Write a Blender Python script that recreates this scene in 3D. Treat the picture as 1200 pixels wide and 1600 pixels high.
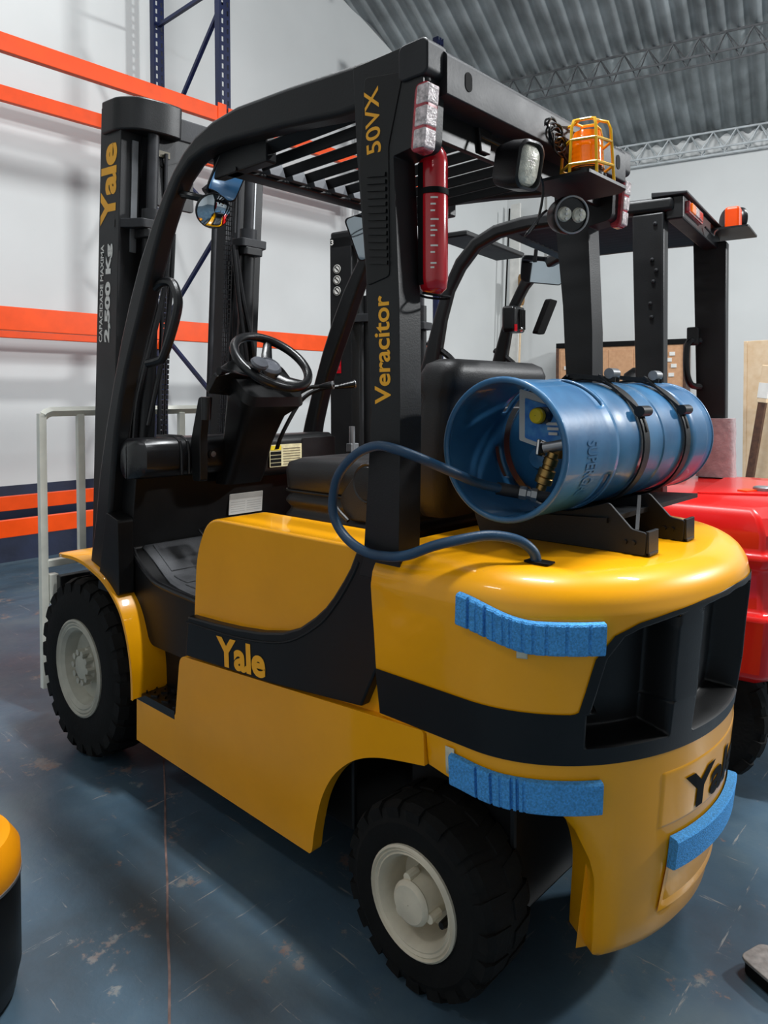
import bpy, bmesh, math, random
from mathutils import Vector as V, Matrix as M
import numpy as np
random.seed(7)
for o in list(bpy.data.objects): bpy.data.objects.remove(o)
SC=bpy.context.scene; COL=SC.collection
R=math.radians; PI=math.pi

# ---------------------------------------------------------------- camera
cd=bpy.data.cameras.new('camera'); cam=bpy.data.objects.new('camera',cd); COL.objects.link(cam); SC.camera=cam
dv=V((0.67696885,-0.73547338,-0.02814411)); rv=V((-0.73580429,-0.6771908,-0.00215973)); uv=V((0.01747051,-0.02217062,0.99960154))
m=M((rv,uv,-dv)).transposed().to_4x4(); m.translation=V((-1.0509,1.7481,1.3598)); cam.matrix_world=m
cd.sensor_fit='VERTICAL'; cd.sensor_height=36; cd.lens=1138.05/1600*36; cd.shift_y=-(800-651.8)/1600; cd.clip_start=.02

# ---------------------------------------------------------------- light and exposure
W=bpy.data.worlds.new('world'); SC.world=W; W.use_nodes=True
W.node_tree.nodes['Background'].inputs[0].default_value=(.72,.8,.9,1); W.node_tree.nodes['Background'].inputs[1].default_value=.02
def area(name,loc,tgt,sx,sy,e,col=(1,1,1)):
    l=bpy.data.lights.new(name,'AREA'); l.shape='RECTANGLE'; l.size=sx; l.size_y=sy; l.energy=e; l.color=col
    o=bpy.data.objects.new(name,l); COL.objects.link(o); o.location=loc
    o.rotation_euler=(V(tgt)-V(loc)).to_track_quat('-Z','Y').to_euler(); return o
area('key_lamp',(-4.6,-6.3,4.9),(1.5,-1.5,1.0),.7,.4,500,(.97,.99,1))
area('ceiling_or_fill_light',(0.1,.0,5.0),(0.1,.0,0),1.2,.2,250,(.95,.98,1))
area('ceiling_or_fill_light',(-1.6,-2.4,5.2),(-1.6,-2.4,0),1.0,.2,135,(.95,.98,1))
area('ceiling_or_fill_light',(3.5,-.2,6.3),(5.2,-.6,1.6),1.6,.3,75,(.97,.99,1))  # added wall-wash light, placed to brighten the left wall only
area('ceiling_or_fill_light',(1.2,4.0,5.4),(1.0,.6,.4),1.4,.25,32,(.97,.98,1))  # added weak fill light for the dim left side of the truck
area('ceiling_or_fill_light',(1.2,-4.6,4.6),(1.6,-7,1.5),1.6,.4,85,(.97,.99,1))
SC.view_settings.view_transform='Standard'; SC.view_settings.look='None'; SC.view_settings.gamma=1
SC.view_settings.use_curve_mapping=False; SC.view_settings.exposure=0.0

# ---------------------------------------------------------------- helpers
def lin(c): return tuple((x/255/12.92 if x/255<=.04045 else ((x/255+.055)/1.055)**2.4) for x in c)
def mat(name,c,rough=.5,metal=0,coat=0,var=.06,nscale=9,bump=0,bscale=60,c2=None,emit=0,trans=0,rvar=.08,spec=.5):
    mt=bpy.data.materials.new(name); mt.use_nodes=True; n=mt.node_tree.nodes; L=mt.node_tree.links; b=n['Principled BSDF']
    tc=n.new('ShaderNodeTexCoord'); nz=n.new('ShaderNodeTexNoise'); nz.inputs['Scale'].default_value=nscale; nz.inputs['Detail'].default_value=6
    L.new(tc.outputs['Object'],nz.inputs['Vector'])
    a=lin(c); d=lin(c2) if c2 else tuple(x*(1-3*var) for x in a)
    if not c2: a=tuple(min(1,x*(1+1.5*var)) for x in a)
    rp=n.new('ShaderNodeValToRGB'); rp.color_ramp.elements[0].position=.3; rp.color_ramp.elements[1].position=.7
    rp.color_ramp.elements[0].color=(*d,1); rp.color_ramp.elements[1].color=(*a,1)
    L.new(nz.outputs[0],rp.inputs[0]); L.new(rp.outputs[0],b.inputs['Base Color'])
    mr=n.new('ShaderNodeMapRange'); mr.inputs[3].default_value=max(0,rough-rvar); mr.inputs[4].default_value=min(1,rough+rvar)
    L.new(nz.outputs[0],mr.inputs[0]); L.new(mr.outputs[0],b.inputs['Roughness'])
    b.inputs['Specular IOR Level'].default_value=spec; b.inputs['Metallic'].default_value=metal; b.inputs['Coat Weight'].default_value=coat; b.inputs['Coat Roughness'].default_value=.06
    if trans: b.inputs['Transmission Weight'].default_value=trans
    if bump:
        n2=n.new('ShaderNodeTexNoise'); n2.inputs['Scale'].default_value=bscale; L.new(tc.outputs['Object'],n2.inputs['Vector'])
        bp=n.new('ShaderNodeBump'); bp.inputs['Strength'].default_value=bump; bp.inputs['Distance'].default_value=.004
        L.new(n2.outputs[0],bp.inputs['Height']); L.new(bp.outputs[0],b.inputs['Normal'])
    if emit: b.inputs['Emission Color'].default_value=(*lin(c),1); b.inputs['Emission Strength'].default_value=emit
    return mt
YEL=mat('yellow_paint',(246,168,0),.36,spec=.3,coat=.55,var=.03,nscale=3,rvar=.05)
RED=mat('red_paint',(214,20,16),.32,spec=.35,coat=.4,var=.03,nscale=3,rvar=.05)
BLK=mat('black_paint',(17,18,20),.45,spec=.4,var=.12,bump=.08,bscale=200)
SHELL=mat('black_satin_panel',(13,13,14),.42,spec=.35,var=.1,bump=.05,bscale=300)
PLA=mat('black_plastic',(16,16,18),.3,var=.1,bump=.12,bscale=350)
STEELK=mat('dark_mast_steel',(40,41,44),.5,spec=.3,metal=0,var=.15,bump=.08,bscale=120)
RUB=mat('tyre_rubber',(13,13,12),.8,spec=.25,var=.2,nscale=14,bump=.3,bscale=90)
RIM=mat('cream_rim_paint',(214,204,182),.5,var=.07,nscale=12,bump=.1)
RIMG=mat('grey_rim_paint',(178,176,162),.5,var=.08,nscale=12,bump=.1)
VIN=mat('black_vinyl',(22,22,24),.48,var=.1,bump=.15,bscale=260)
MATR=mat('floor_mat_rubber',(70,71,74),.6,var=.15,bump=.3,bscale=160)
CHR=mat('bright_metal',(200,200,200),.22,metal=1,var=.06)
BRS=mat('brass',(176,140,84),.35,metal=1,var=.15,nscale=30)
GRYM=mat('grey_steel',(150,152,155),.4,metal=.7,var=.1)
GLS=mat('mirror_glass',(205,215,222),.03,metal=1,var=.01,rvar=.01)
LENS=mat('clear_lens',(225,222,205),.12,var=.12,nscale=60,bump=.5,bscale=220,coat=.8)
TAILR=mat('red_tail_lens',(186,62,72),.15,var=.15,nscale=80,coat=.8)
TAILW=mat('clear_tail_lens',(214,200,200),.18,var=.2,nscale=90,bump=.6,bscale=200,coat=.8)
AMB=mat('amber_lens',(255,120,4),.15,var=.1,coat=.7,emit=.25)
CAGE=mat('yellow_cage_paint',(236,182,30),.35,var=.05)
KNOB=mat('grey_satin_plastic',(84,86,92),.28,var=.06)
LBL=mat('label_blue',(40,116,210),.5,var=.2,nscale=40,c2=(96,170,230))
EXT=mat('extinguisher_red',(190,14,30),.2,coat=.6,var=.04)
WHT=mat('white_print',(228,226,220),.5,var=.04)
YPR=mat('yellow_print',(252,178,30),.5,var=.03)
KPR=mat('black_print',(12,12,13),.75,spec=.15,var=.05)
GPR=mat('silver_print',(196,194,188),.5,var=.06)
WARNY=mat('warning_yellow',(236,206,20),.5,var=.04)
CREAM=mat('cream_label',(226,216,172),.55,var=.08,nscale=40)
TANK=mat('tank_blue_paint',(50,112,156),.4,var=.0,nscale=7,c2=(34,82,122),bump=.1,bscale=30,coat=.25)
TANKI=mat('tank_blue_inner',(40,92,140),.45,var=.05)
HOSE=mat('blue_hose_rubber',(28,66,96),.45,var=.1,bump=.15,bscale=300)
FOAM=mat('blue_foam',(80,166,236),.9,var=.12,nscale=220,bump=.9,bscale=420)
TAPE=mat('masking_paper',(208,206,186),.8,var=.06,nscale=30)
ORA=mat('orange_beam_paint',(236,74,0),.42,spec=.3,var=.04,nscale=8)
NAV=mat('blue_upright_paint',(13,25,64),.45,spec=.3,var=.1)
WRAIL=mat('white_frame_paint',(240,240,228),.45,var=.05)
PINK=mat('grey_pink_foam_wrap',(176,164,164),.8,var=.08,nscale=40,bump=.4,bscale=120)
TAN=mat('cardboard',(206,160,122),.8,var=.05,nscale=20,c2=(190,142,104))
PLY=mat('pale_plywood',(226,202,170),.7,var=.05,nscale=16,c2=(214,184,146))
DKW=mat('dark_wood',(84,54,38),.6,var=.15,nscale=30)
WOOD=mat('broom_wood',(150,110,56),.5,var=.15,nscale=40)
WAX=mat('worn_steel',(150,146,142),.5,metal=.3,var=.12,nscale=50,bump=.3)
BEIGE=mat('dark_beige_plate',(120,112,92),.5,var=.1)

def setp(o,label=None,cat=None,group=None,kind=None):
    if label: o['label']=label
    if cat: o['category']=cat
    if group: o['group']=group
    if kind: o['kind']=kind
    return o
def thing(name,label,cat,loc=(0,0,0),rz=0,group=None):
    o=bpy.data.objects.new(name,None); COL.objects.link(o); o.location=loc; o.rotation_euler=(0,0,rz); o.empty_display_size=.1
    return setp(o,label,cat,group)
class G:
    def __init__(s): s.v=[]; s.f=[]
    def add(s,vs,fs):
        k=len(s.v); s.v+=[tuple(p) for p in vs]; s.f+=[tuple(i+k for i in f) for f in fs]; return s
    def box(s,x0,x1,y0,y1,z0,z1):
        return s.add([(x,y,z) for x in(x0,x1) for y in(y0,y1) for z in(z0,z1)],[(0,1,3,2),(4,6,7,5),(0,4,5,1),(2,3,7,6),(0,2,6,4),(1,5,7,3)])
    def obox(s,c,ax,ay,az):
        c,ax,ay,az=V(c),V(ax),V(ay),V(az)
        vs=[c+ax*i+ay*j+az*k for i in(-1,1) for j in(-1,1) for k in(-1,1)]
        fs=[(0,1,3,2),(4,6,7,5),(0,4,5,1),(2,3,7,6),(0,2,6,4),(1,5,7,3)]
        if ax.cross(ay).dot(az)<0: fs=[f[::-1] for f in fs]
        return s.add(vs,fs)
    def bar(s,p,q,w,h,up=(0,0,1)):
        p,q=V(p),V(q); d=(q-p); a=d.normalized(); up=V(up)
        if abs(a.dot(up))>.98: up=V((1,0,0))
        b=a.cross(up).normalized(); c=b.cross(a)
        return s.obox((p+q)/2,d/2,b*w/2,c*h/2)
    def rings(s,rs,cap=True,closed=True):
        n=len(rs[0]); k=[p for r in rs for p in r]; fs=[]
        for i in range(len(rs)-1):
            for j in range(n if closed else n-1):
                a=i*n+j; b=i*n+(j+1)%n; fs.append((a,b,b+n,a+n))
        if cap: fs.append(tuple(range(n))[::-1]); fs.append(tuple(range((len(rs)-1)*n,len(rs)*n)))
        return s.add(k,fs)
    def tube(s,pts,r,n=8,closed=False,cap=True):
        P=[V(p) for p in pts]; N=len(P); rad=r if isinstance(r,(list,tuple)) else [r]*N
        T=[]
        for i in range(N):
            a=P[(i-1)%N] if (i>0 or closed) else P[i]; b=P[(i+1)%N] if (i<N-1 or closed) else P[i]
            T.append((b-a).normalized())
        u=T[0].orthogonal().normalized(); rs=[]
        for i in range(N):
            u=(u-T[i]*u.dot(T[i])).normalized(); w=T[i].cross(u)
            rs.append([P[i]+(u*math.cos(2*PI*j/n)+w*math.sin(2*PI*j/n))*rad[i] for j in range(n)])
        if closed: rs.append(rs[0]); return s.rings(rs,False)
        return s.rings(rs,cap)
    def cyl(s,p,q,r,n=20,r2=None): return s.tube([p,q],[r,r if r2 is None else r2],n)
    def prism(s,poly,a,b,f=lambda u,w,t:(u,t,w)):
        n=len(poly); ar=sum(poly[i][0]*poly[(i+1)%n][1]-poly[(i+1)%n][0]*poly[i][1] for i in range(n))
        vs=[f(u,w,a) for u,w in poly]+[f(u,w,b) for u,w in poly]
        fs=[(i,(i+1)%n,(i+1)%n+n,i+n) for i in range(n)]+[tuple(range(n))[::-1],tuple(range(n,2*n))]
        return s.add(vs,fs)
    def lathe(s,prof,o,ax,n=32,cap=True):
        o,ax=V(o),V(ax).normalized(); u=ax.orthogonal().normalized(); w=ax.cross(u)
        return s.rings([[o+ax*h+(u*math.cos(2*PI*j/n)+w*math.sin(2*PI*j/n))*max(r,1e-4) for j in range(n)] for r,h in prof],cap)
    def grid(s,P,skip=None):
        n=len(P[0]); fs=[]
        for i in range(len(P)-1):
            for j in range(n-1):
                if skip and skip(i,j): continue
                a=i*n+j; fs.append((a,a+1,a+1+n,a+n))
        return s.add([p for r in P for p in r],fs)
    def out(s,name,mt,par=None,ang=35,bev=0,seg=2,xf=None,label=None,kind=None,solid=0,flip=False):
        vs=[xf(*p) for p in s.v] if xf else s.v
        me=bpy.data.meshes.new(name); me.from_pydata(vs,[],s.f); me.validate()
        bm=bmesh.new(); bm.from_mesh(me); bmesh.ops.recalc_face_normals(bm,faces=bm.faces); bm.to_mesh(me); bm.free()
        me.materials.append(mt)
        me.polygons.foreach_set('use_smooth',[ang>0]*len(me.polygons))
        if ang>0: me.set_sharp_from_angle(angle=R(ang))
        o=bpy.data.objects.new(name,me); COL.objects.link(o)
        if par: o.parent=par
        if solid:
            k=o.modifiers.new('solid','SOLIDIFY'); k.thickness=solid; k.offset=0
        if bev:
            k=o.modifiers.new('bevel','BEVEL'); k.width=bev; k.segments=seg; k.limit_method='ANGLE'; k.angle_limit=R(30)
        if label: o['label']=label
        if kind: o['kind']=kind
        return o
def arc(cx,cz,r,a0,a1,n): return [(cx+r*math.cos(R(a0+(a1-a0)*i/n)),cz+r*math.sin(R(a0+(a1-a0)*i/n))) for i in range(n+1)]
def fillet(poly,rads,n=5):
    out=[]; N=len(poly)
    for i in range(N):
        r=rads[i] if isinstance(rads,(list,tuple)) else rads
        p=V(poly[i]); a=V(poly[i-1])-p; b=V(poly[(i+1)%N])-p
        if r<=0: out.append(tuple(p)); continue
        r=min(r,a.length*.45,b.length*.45); p0=p+a.normalized()*r; p1=p+b.normalized()*r
        for k in range(n+1):
            t=k/n; q=p0*(1-t)**2+p*2*t*(1-t)+p1*t*t; out.append(tuple(q))
    return out
def smooth(pts,k=6,closed=False):
    P=[V(p) for p in pts]; N=len(P); o=[]
    for i in range(N if closed else N-1):
        g=lambda j:P[j%N] if closed else P[max(0,min(N-1,j))]
        a,b,c,d=g(i-1),g(i),g(i+1),g(i+2)
        for t in [x/k for x in range(k)]:
            o.append(.5*((2*b)+(c-a)*t+(2*a-5*b+4*c-d)*t*t+(3*b-a-3*c+d)*t**3))
    if not closed: o.append(P[-1])
    return o
def rrect(cx,cy,hx,hy,r,n=5):
    return [(cx+sx*(hx-r)+r*math.cos(R(a0+90*k/n)),cy+sy*(hy-r)+r*math.sin(R(a0+90*k/n))) for sx,sy,a0 in((1,1,0),(-1,1,90),(-1,-1,180),(1,-1,270)) for k in range(n+1)]
def glyphs(txt,off=.012,res=4,gap=1.0):
    c=bpy.data.curves.new('t','FONT'); c.body=txt; c.size=1; c.offset=off; c.resolution_u=res; c.space_character=gap
    o=bpy.data.objects.new('t',c); COL.objects.link(o); bpy.context.view_layer.update()
    me=bpy.data.meshes.new_from_object(o.evaluated_get(bpy.context.evaluated_depsgraph_get()))
    vs=[tuple(p.co) for p in me.vertices]; fs=[tuple(p.vertices) for p in me.polygons]
    bpy.data.objects.remove(o); bpy.data.meshes.remove(me); bpy.data.curves.remove(c)
    x0=min(p[0] for p in vs);x1=max(p[0] for p in vs);y0=min(p[1] for p in vs);y1=max(p[1] for p in vs)
    return [((p[0]-x0)/(x1-x0),(p[1]-y0)/(y1-y0)) for p in vs],fs
def text(txt,fn,mt,par,off=.012,name='lettering',gap=1.0,label=None):
    """fn(u,v) maps the unit box of the word to space"""
    vs,fs=glyphs(txt,off,gap=gap); g=G(); g.add([fn(u,w) for u,w in vs],fs)
    me=bpy.data.meshes.new(name); me.from_pydata(g.v,[],g.f); me.materials.append(mt)
    o=bpy.data.objects.new(name,me); COL.objects.link(o); o.parent=par
    if label: o['label']=label
    return o
def plane(o,r,u,w,h):
    o,r,u=V(o),V(r).normalized(),V(u).normalized(); return lambda a,b:tuple(o+r*a*w+u*b*h)

# ---------------------------------------------------------------- the hall
def struct(o): o['kind']='structure'; return o
fm=bpy.data.materials.new('worn_blue_floor'); fm.use_nodes=True; n=fm.node_tree.nodes; L=fm.node_tree.links; b=n['Principled BSDF']
tc=n.new('ShaderNodeTexCoord')
def noise(sc,det=8,vec=None,rough=.6):
    q=n.new('ShaderNodeTexNoise'); q.inputs['Scale'].default_value=sc; q.inputs['Detail'].default_value=det; q.inputs['Roughness'].default_value=rough
    L.new(vec or tc.outputs['Object'],q.inputs['Vector']); return q.outputs[0]
def ramp(f,st):
    q=n.new('ShaderNodeValToRGB'); e=q.color_ramp.elements
    while len(e)<len(st): e.new(.5)
    for k,(p,c) in enumerate(st): e[k].position=p; e[k].color=(*c,1)
    L.new(f,q.inputs[0]); return q.outputs[0]
def mix(fac,a,bb):
    q=n.new('ShaderNodeMix'); q.data_type='RGBA'; L.new(fac,q.inputs[0]); L.new(a,q.inputs[6]); L.new(bb,q.inputs[7]); return q.outputs[2]
base=ramp(noise(1.6),[(.28,lin((60,72,80))),(.5,lin((70,92,108))),(.72,lin((96,112,118)))])
chip=ramp(noise(5,10,rough=.75),[(.585,(0,0,0)),(.625,(1,1,1))])
chc=ramp(noise(13),[(.35,lin((120,96,88))),(.65,lin((120,128,130)))])
mp=n.new('ShaderNodeMapping'); mp.inputs['Scale'].default_value=(26,2.2,1); mp.inputs['Rotation'].default_value=(0,0,.9); L.new(tc.outputs['Object'],mp.inputs[0])
scr=ramp(noise(1.4,9,mp.outputs[0],.7),[(.625,(0,0,0)),(.665,(1,1,1))])
mp2=n.new('ShaderNodeMapping'); mp2.inputs['Scale'].default_value=(2.2,30,1); mp2.inputs['Rotation'].default_value=(0,0,.5); L.new(tc.outputs['Object'],mp2.inputs[0])
scr2=ramp(noise(1.4,9,mp2.outputs[0],.7),[(.63,(0,0,0)),(.67,(1,1,1))])
wh=ramp(noise(3),[(.3,lin((128,136,138))),(.7,lin((150,140,132)))])
col=mix(chip,base,chc); col=mix(scr,col,wh); col=mix(scr2,col,wh); L.new(col,b.inputs['Base Color'])
rr=ramp(noise(4),[(.3,(.28,)*3),(.7,(.46,)*3)]); L.new(rr,b.inputs['Roughness'])
bp=n.new('ShaderNodeBump'); bp.inputs['Strength'].default_value=.25; bp.inputs['Distance'].default_value=.004; L.new(noise(28,8),bp.inputs['Height']); L.new(bp.outputs[0],b.inputs['Normal'])
WALL=mat('white_wall_paint',(210,212,211),.7,var=.02,nscale=1.2,bump=.08,bscale=25)
DADO=mat('navy_dado_paint',(26,36,62),.55,var=.12,nscale=6,bump=.2,bscale=40)
ROOF=mat('galvanised_sheet',(172,178,180),.48,metal=.35,var=.14,nscale=2.5,bump=.1)
TRU=mat('grey_truss_steel',(96,98,100),.5,metal=.3,var=.1)
TRUL=mat('light_truss_steel',(190,196,198),.5,var=.08)
struct(G().box(-7.2,5.5,-9.6,5.2,-.12,0).out('floor',fm,ang=0))
SEAM=mat('floor_joint_filler',(128,104,98),.7,var=.2,nscale=20)
g=G()
SEAMP=[(.05,1.098),(.2,1.008),(.346,.926),(.46,.857),(.597,.781),(.76,.684),(.943,.582),(1.15,.46),(1.4,.318)]
struct(G().rings([[(x-.0022,y-.0022,.0),(x+.0022,y+.0022,.0),(x+.0022,y+.0022,.0012),(x-.0022,y-.0022,.0012)] for x,y in SEAMP]).out('trim_20',SEAM,ang=0))
struct(G().box(5.3,5.5,-8.2,5.2,-.1,11).out('wall_left',WALL,ang=0))
struct(G().box(5.285,5.3,-8.0,5.2,0,.63).out('baseboard_left',DADO,ang=0))
bd=V((4.25,.975,0)).normalized()                          # the back wall is a little askew
def bw(t,o=0,z=0): p=V((5.3,-8.0,0))-bd*t; q=V((bd.y,-bd.x,0)); return (p.x-q.x*o,p.y-q.y*o,z)   # t along from the corner, o out into the hall
g=G(); g.add([bw(-.3,0,-.1),bw(13,0,-.1),bw(13,-.2,-.1),bw(-.3,-.2,-.1),bw(-.3,0,11),bw(13,0,11),bw(13,-.2,11),bw(-.3,-.2,11)],[(0,1,2,3),(4,5,6,7),(0,1,5,4),(1,2,6,5),(2,3,7,6),(3,0,4,7)])
struct(g.out('wall_back',WALL,ang=0))
struct(G().box(-7.4,-7.2,-11,5.2,-.1,11).out('wall_right',WALL,ang=0))
struct(G().box(-7.2,5.5,5.2,5.4,-.1,11).out('wall_front',WALL,ang=0))
# corrugated roof: eave along the back wall, rising away from it
q=V((-bd.y,bd.x,0)); q=q if q.y>0 else -q
slope=(6.12-4.88)/( (V((5.3,-4.49,0))-V((5.3,-8,0))).dot(q) )
def roof(t,d,dz=0): p=V((5.3,-8,4.88))-bd*t+q*d; return (p.x,p.y,4.88+slope*d+dz)
P=[]
for i in range(0,1000):
    t=-4.2+i*.018; w=.028*math.sin(2*PI*t/.18)
    P.append([roof(t,-.25,w),roof(t,15.5,w)])
struct(G().grid(P).out('ceiling',ROOF,ang=80,solid=.004))
def purlin(k,d,m):
    g=G(); lo=-.3
    for dd,dz in((-.07,lo),(.07,lo),(0,-.04)): g.bar(roof(.02,d+dd,dz-slope*0),roof(12,d+dd,dz),.022,.022)
    t=.02; s=0
    while t<12:
        for dd in(-.07,.07): g.bar(roof(t,d+dd*(1-s),lo if not s else -.04),roof(t+.14,d+dd*s,-.04 if not s else lo),.012,.012)
        t+=.14; s=1-s
    struct(g.out('trim_%d'%k,m,ang=0))
for k,(d,m) in enumerate(((.16,TRUL),(1.75,TRU),(3.75,TRU),(5.9,TRU))): purlin(k+1,d,m)

# ---------------------------------------------------------------- pallet rack by the left wall
def post(g,x,y,z1,face):
    w=.05
    for yy in(y-w,y+w): g.box(x-.035,x+.035,yy-.002,yy+.002,0,z1)
    xf=x+face*.035
    g.box(xf-.002,xf+.002,y-w,y-.034,0,z1); g.box(xf-.002,xf+.002,y-.016,y+.016,0,z1); g.box(xf-.002,xf+.002,y+.034,y+w,0,z1)
    k=0
    while k*.073<z1:
        for a,c in((-.034,-.016),(.016,.034)): g.box(xf-.002,xf+.002,y+a,y+c,k*.073,min(z1,k*.073+.032))
        k+=1
def rack_frame(y,label):
    t=thing('rack_frame',label,'rack frame',(4.55,y,0),0,None)
    for x,fc in((-.51,-1),(.51,-1)):
        g=G(); post(g,x,0,6.0 if y>-4 else 5.32,fc); g.box(x-.06,x+.06,-.08,.08,0,.008); g.out('upright',NAV,t,ang=0)
    ns=[(.51,.5),(-.51,1.25),(.51,1.98),(-.51,2.8),(.51,3.6),(-.51,4.6)]
    for a,c in zip(ns,ns[1:]): G().bar((a[0],0,a[1]),(c[0],0,c[1]),.03,.03).out('brace',NAV,t,ang=0)
    for z in(.2,4.75): G().bar((-.51,0,z),(.51,0,z),.03,.03).out('brace',NAV,t,ang=0)
rack_frame(-1.83,'blue perforated rack frame with diagonal braces, rising behind the yellow mast')
rack_frame(-4.68,'blue perforated rack frame seen behind the guard and red extinguisher')
rack_frame(.95,'blue rack frame at the left end of the rack, outside the picture')
def beam(x,y0,y1,z0,z1,label):
    g=G(); g.prism(fillet([(-.025,z0),(.025,z0),(.025,z1-.03),(.012,z1-.03),(.012,z1),(-.025,z1)],[.004]*6,2),y0,y1,lambda u,w,t:(x+u,t,w))
    t=thing('rack_beam',label,'rack beam',(x,(y0+y1)/2,z0),0,'orange rack beams')
    c=V((x,(y0+y1)/2,z0))
    g.out('beam_rail',ORA,t,ang=0,xf=lambda a,b_,d:(a-c.x,b_-c.y,d-c.z))
    for yy in(y0,y1): G().box(x-.032-c.x,x-.025-c.x,yy-c.y-.04,yy-c.y+.04,-.03,z1-z0+.03).out('end_connector',ORA,t,ang=0)
n1,n2='left bay','right bay'
beam(4.01,-1.78,.9,.44,.555,'orange front rack beam nearest the floor, behind the white posts')
beam(5.03,-1.78,.9,.465,.58,'orange rear rack beam nearest the floor, above and behind the front one')
beam(4.01,-1.78,.9,1.8,1.955,'orange front rack beam at mid height, left of the yellow mast')
beam(4.01,-4.55,-1.88,1.785,1.93,'orange front rack beam at mid height, seen behind the steering wheel')
beam(5.03,-1.78,.9,1.83,1.94,'orange rear rack beam at mid height, hidden behind the front one')
beam(4.01,-1.78,.9,3.6,3.72,'topmost orange front rack beam, upper left of the picture')
beam(5.03,-1.78,.9,3.67,3.79,'orange rear rack beam at the top level, below the topmost one at left')
beam(4.01,-4.55,-1.88,3.59,3.7,'orange front rack beam at the top level, seen through the guard bars')
beam(5.03,-4.4,-1.88,3.6,3.7,'orange rear rack beam seen under the front edge of the guard')

# ================================================================ the yellow forklift (x forward, y left, z up)
FK=thing('forklift','yellow and black counterbalance forklift with a blue gas cylinder on its back, nearest the camera','forklift')
# --- counterweight: plan curve of arc length s, swelling o(z), outward offset e
_t=np.linspace(0,PI,181)
CX=np.concatenate([[.12],-.15-.345*np.sin(_t),[.12]]); CY=np.concatenate([[.49],.49*np.cos(_t),[-.49]])
CS=np.concatenate([[0],np.cumsum(np.hypot(np.diff(CX),np.diff(CY)))]); ST=CS[-1]
ZO=[.08,.14,.35,.55,.605,.72,.80,.88,.92,.955,.98,.995,1.0]; OO=[-.085,-.065,-.022,-.002,0,.016,.022,.03,.033,.026,.008,-.018,-.04]
def cwp(s,z,e=0):
    o=float(np.interp(z,ZO,OO))+e; x=np.interp(s,CS,CX); y=np.interp(s,CS,CY)
    dx=np.interp(s+.004,CS,CX)-np.interp(s-.004,CS,CX); dy=np.interp(s+.004,CS,CY)-np.interp(s-.004,CS,CY); l=math.hypot(dx,dy)
    if s<.27 or s>ST-.27: l*=1
    return (float(x+dy/l*o),float(y-dx/l*o),z)
AS=[0,.1405,.1425,.206,.358,.44,.47,.5,.539,.558,.568,.576,.60,.93]; AZ=[.6,.6,.527,.515,.5,.498,.48,.447,.377,.321,.2,.13,.12,.115]
def zmin(s): return float(np.interp(min(s,ST-s),AS,AZ))
GS=[.46,.46,.487,.5,.517,.553,.606,.683,.782,.93]; GZ=[.5,.7165,.7205,.767,.833,.881,.904,.918,.929,.936]
def gl(z): return float(np.interp(z,GZ,GS))
def gtop(s): return float(np.interp(min(s,ST-s),GS[2:],GZ[2:]))
cols=sorted(set([round(x,4) for x in np.concatenate([np.arange(.0,.44,.02),[.1405,.1425,.2,.206],np.arange(.44,.925,.005)])]))
cols+= [.93]+[ST-x for x in cols[::-1]]
NZ=[0,.04,.1,.2,.35,.5,.65,.8,.9]; ZT=[.62+.008*k for k in range(39)]+[.93,.94,.95,.962,.974,.984,.992,.997,1.0]
def sm(x): x=max(0,min(1,x)); return x*x*(3-2*x)
P=[]
for s in cols:
    z0=zmin(s); ss=min(s,ST-s); row=[cwp(s,z0,-.13),cwp(s,z0,-.04)]
    for z in [z0+(.612-z0)*k for k in NZ]+ZT:
        d=1
        if ss>.142:                                     # rounded lip round the wheel arch
            sa=float(np.interp(-z,[-x for x in AZ[4:12]],AS[4:12])) if z<.5 else 0
            d=min(z-z0,(ss-sa) if z<.5 else 9)
        e=-.028*max(0,1-d/.05)**1.6*(.12+.88*sm((ss-.37)/.08))
        row.append(cwp(s,z,e))
    row+=[cwp(s,1.0,-.03),cwp(s,1.003,-.10)]
    P.append(row)
nzr=len(P[0])
def pocket(s,z):
    dt=gtop(s)-z; best=0
    if z<.62 or z>.94 or min(s,ST-s)<.46: return .003
    for a0,a1,zb in((-1,.705,.643),(.778,ST-.778,.636),(ST-.705,9,.643)):
        lo=max(a0,gl(z)+.022+.02*(z<.72)); hi=min(a1,ST-gl(z)-.022-.02*(z<.72))
        best=max(best,min(sm((s-lo)/.022),sm((hi-s)/.022),sm((z-zb)/.016),sm((dt-.012)/.014)))
    return .003-.075*best
def skip(i,j):
    sa,sb=cols[i],cols[i+1]; za,zb=P[i][j][2],P[i][min(j+1,nzr-1)][2]
    if j<2 or j>nzr-4: return False
    zl=min(za,zb); zh=max(P[i][j+1][2],P[i+1][j+1][2])
    a=min(sa,ST-sa,sb,ST-sb)
    return any(pocket(q,z)<.0022 for q in(sa,sb,(sa+sb)/2) for z in(zl,zh))
g=G().grid(P,skip); top=[r[-1] for r in P]; g.add(top,[tuple(range(len(top)))])
cw=g.out('counterweight',YEL,FK,ang=40)
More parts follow.
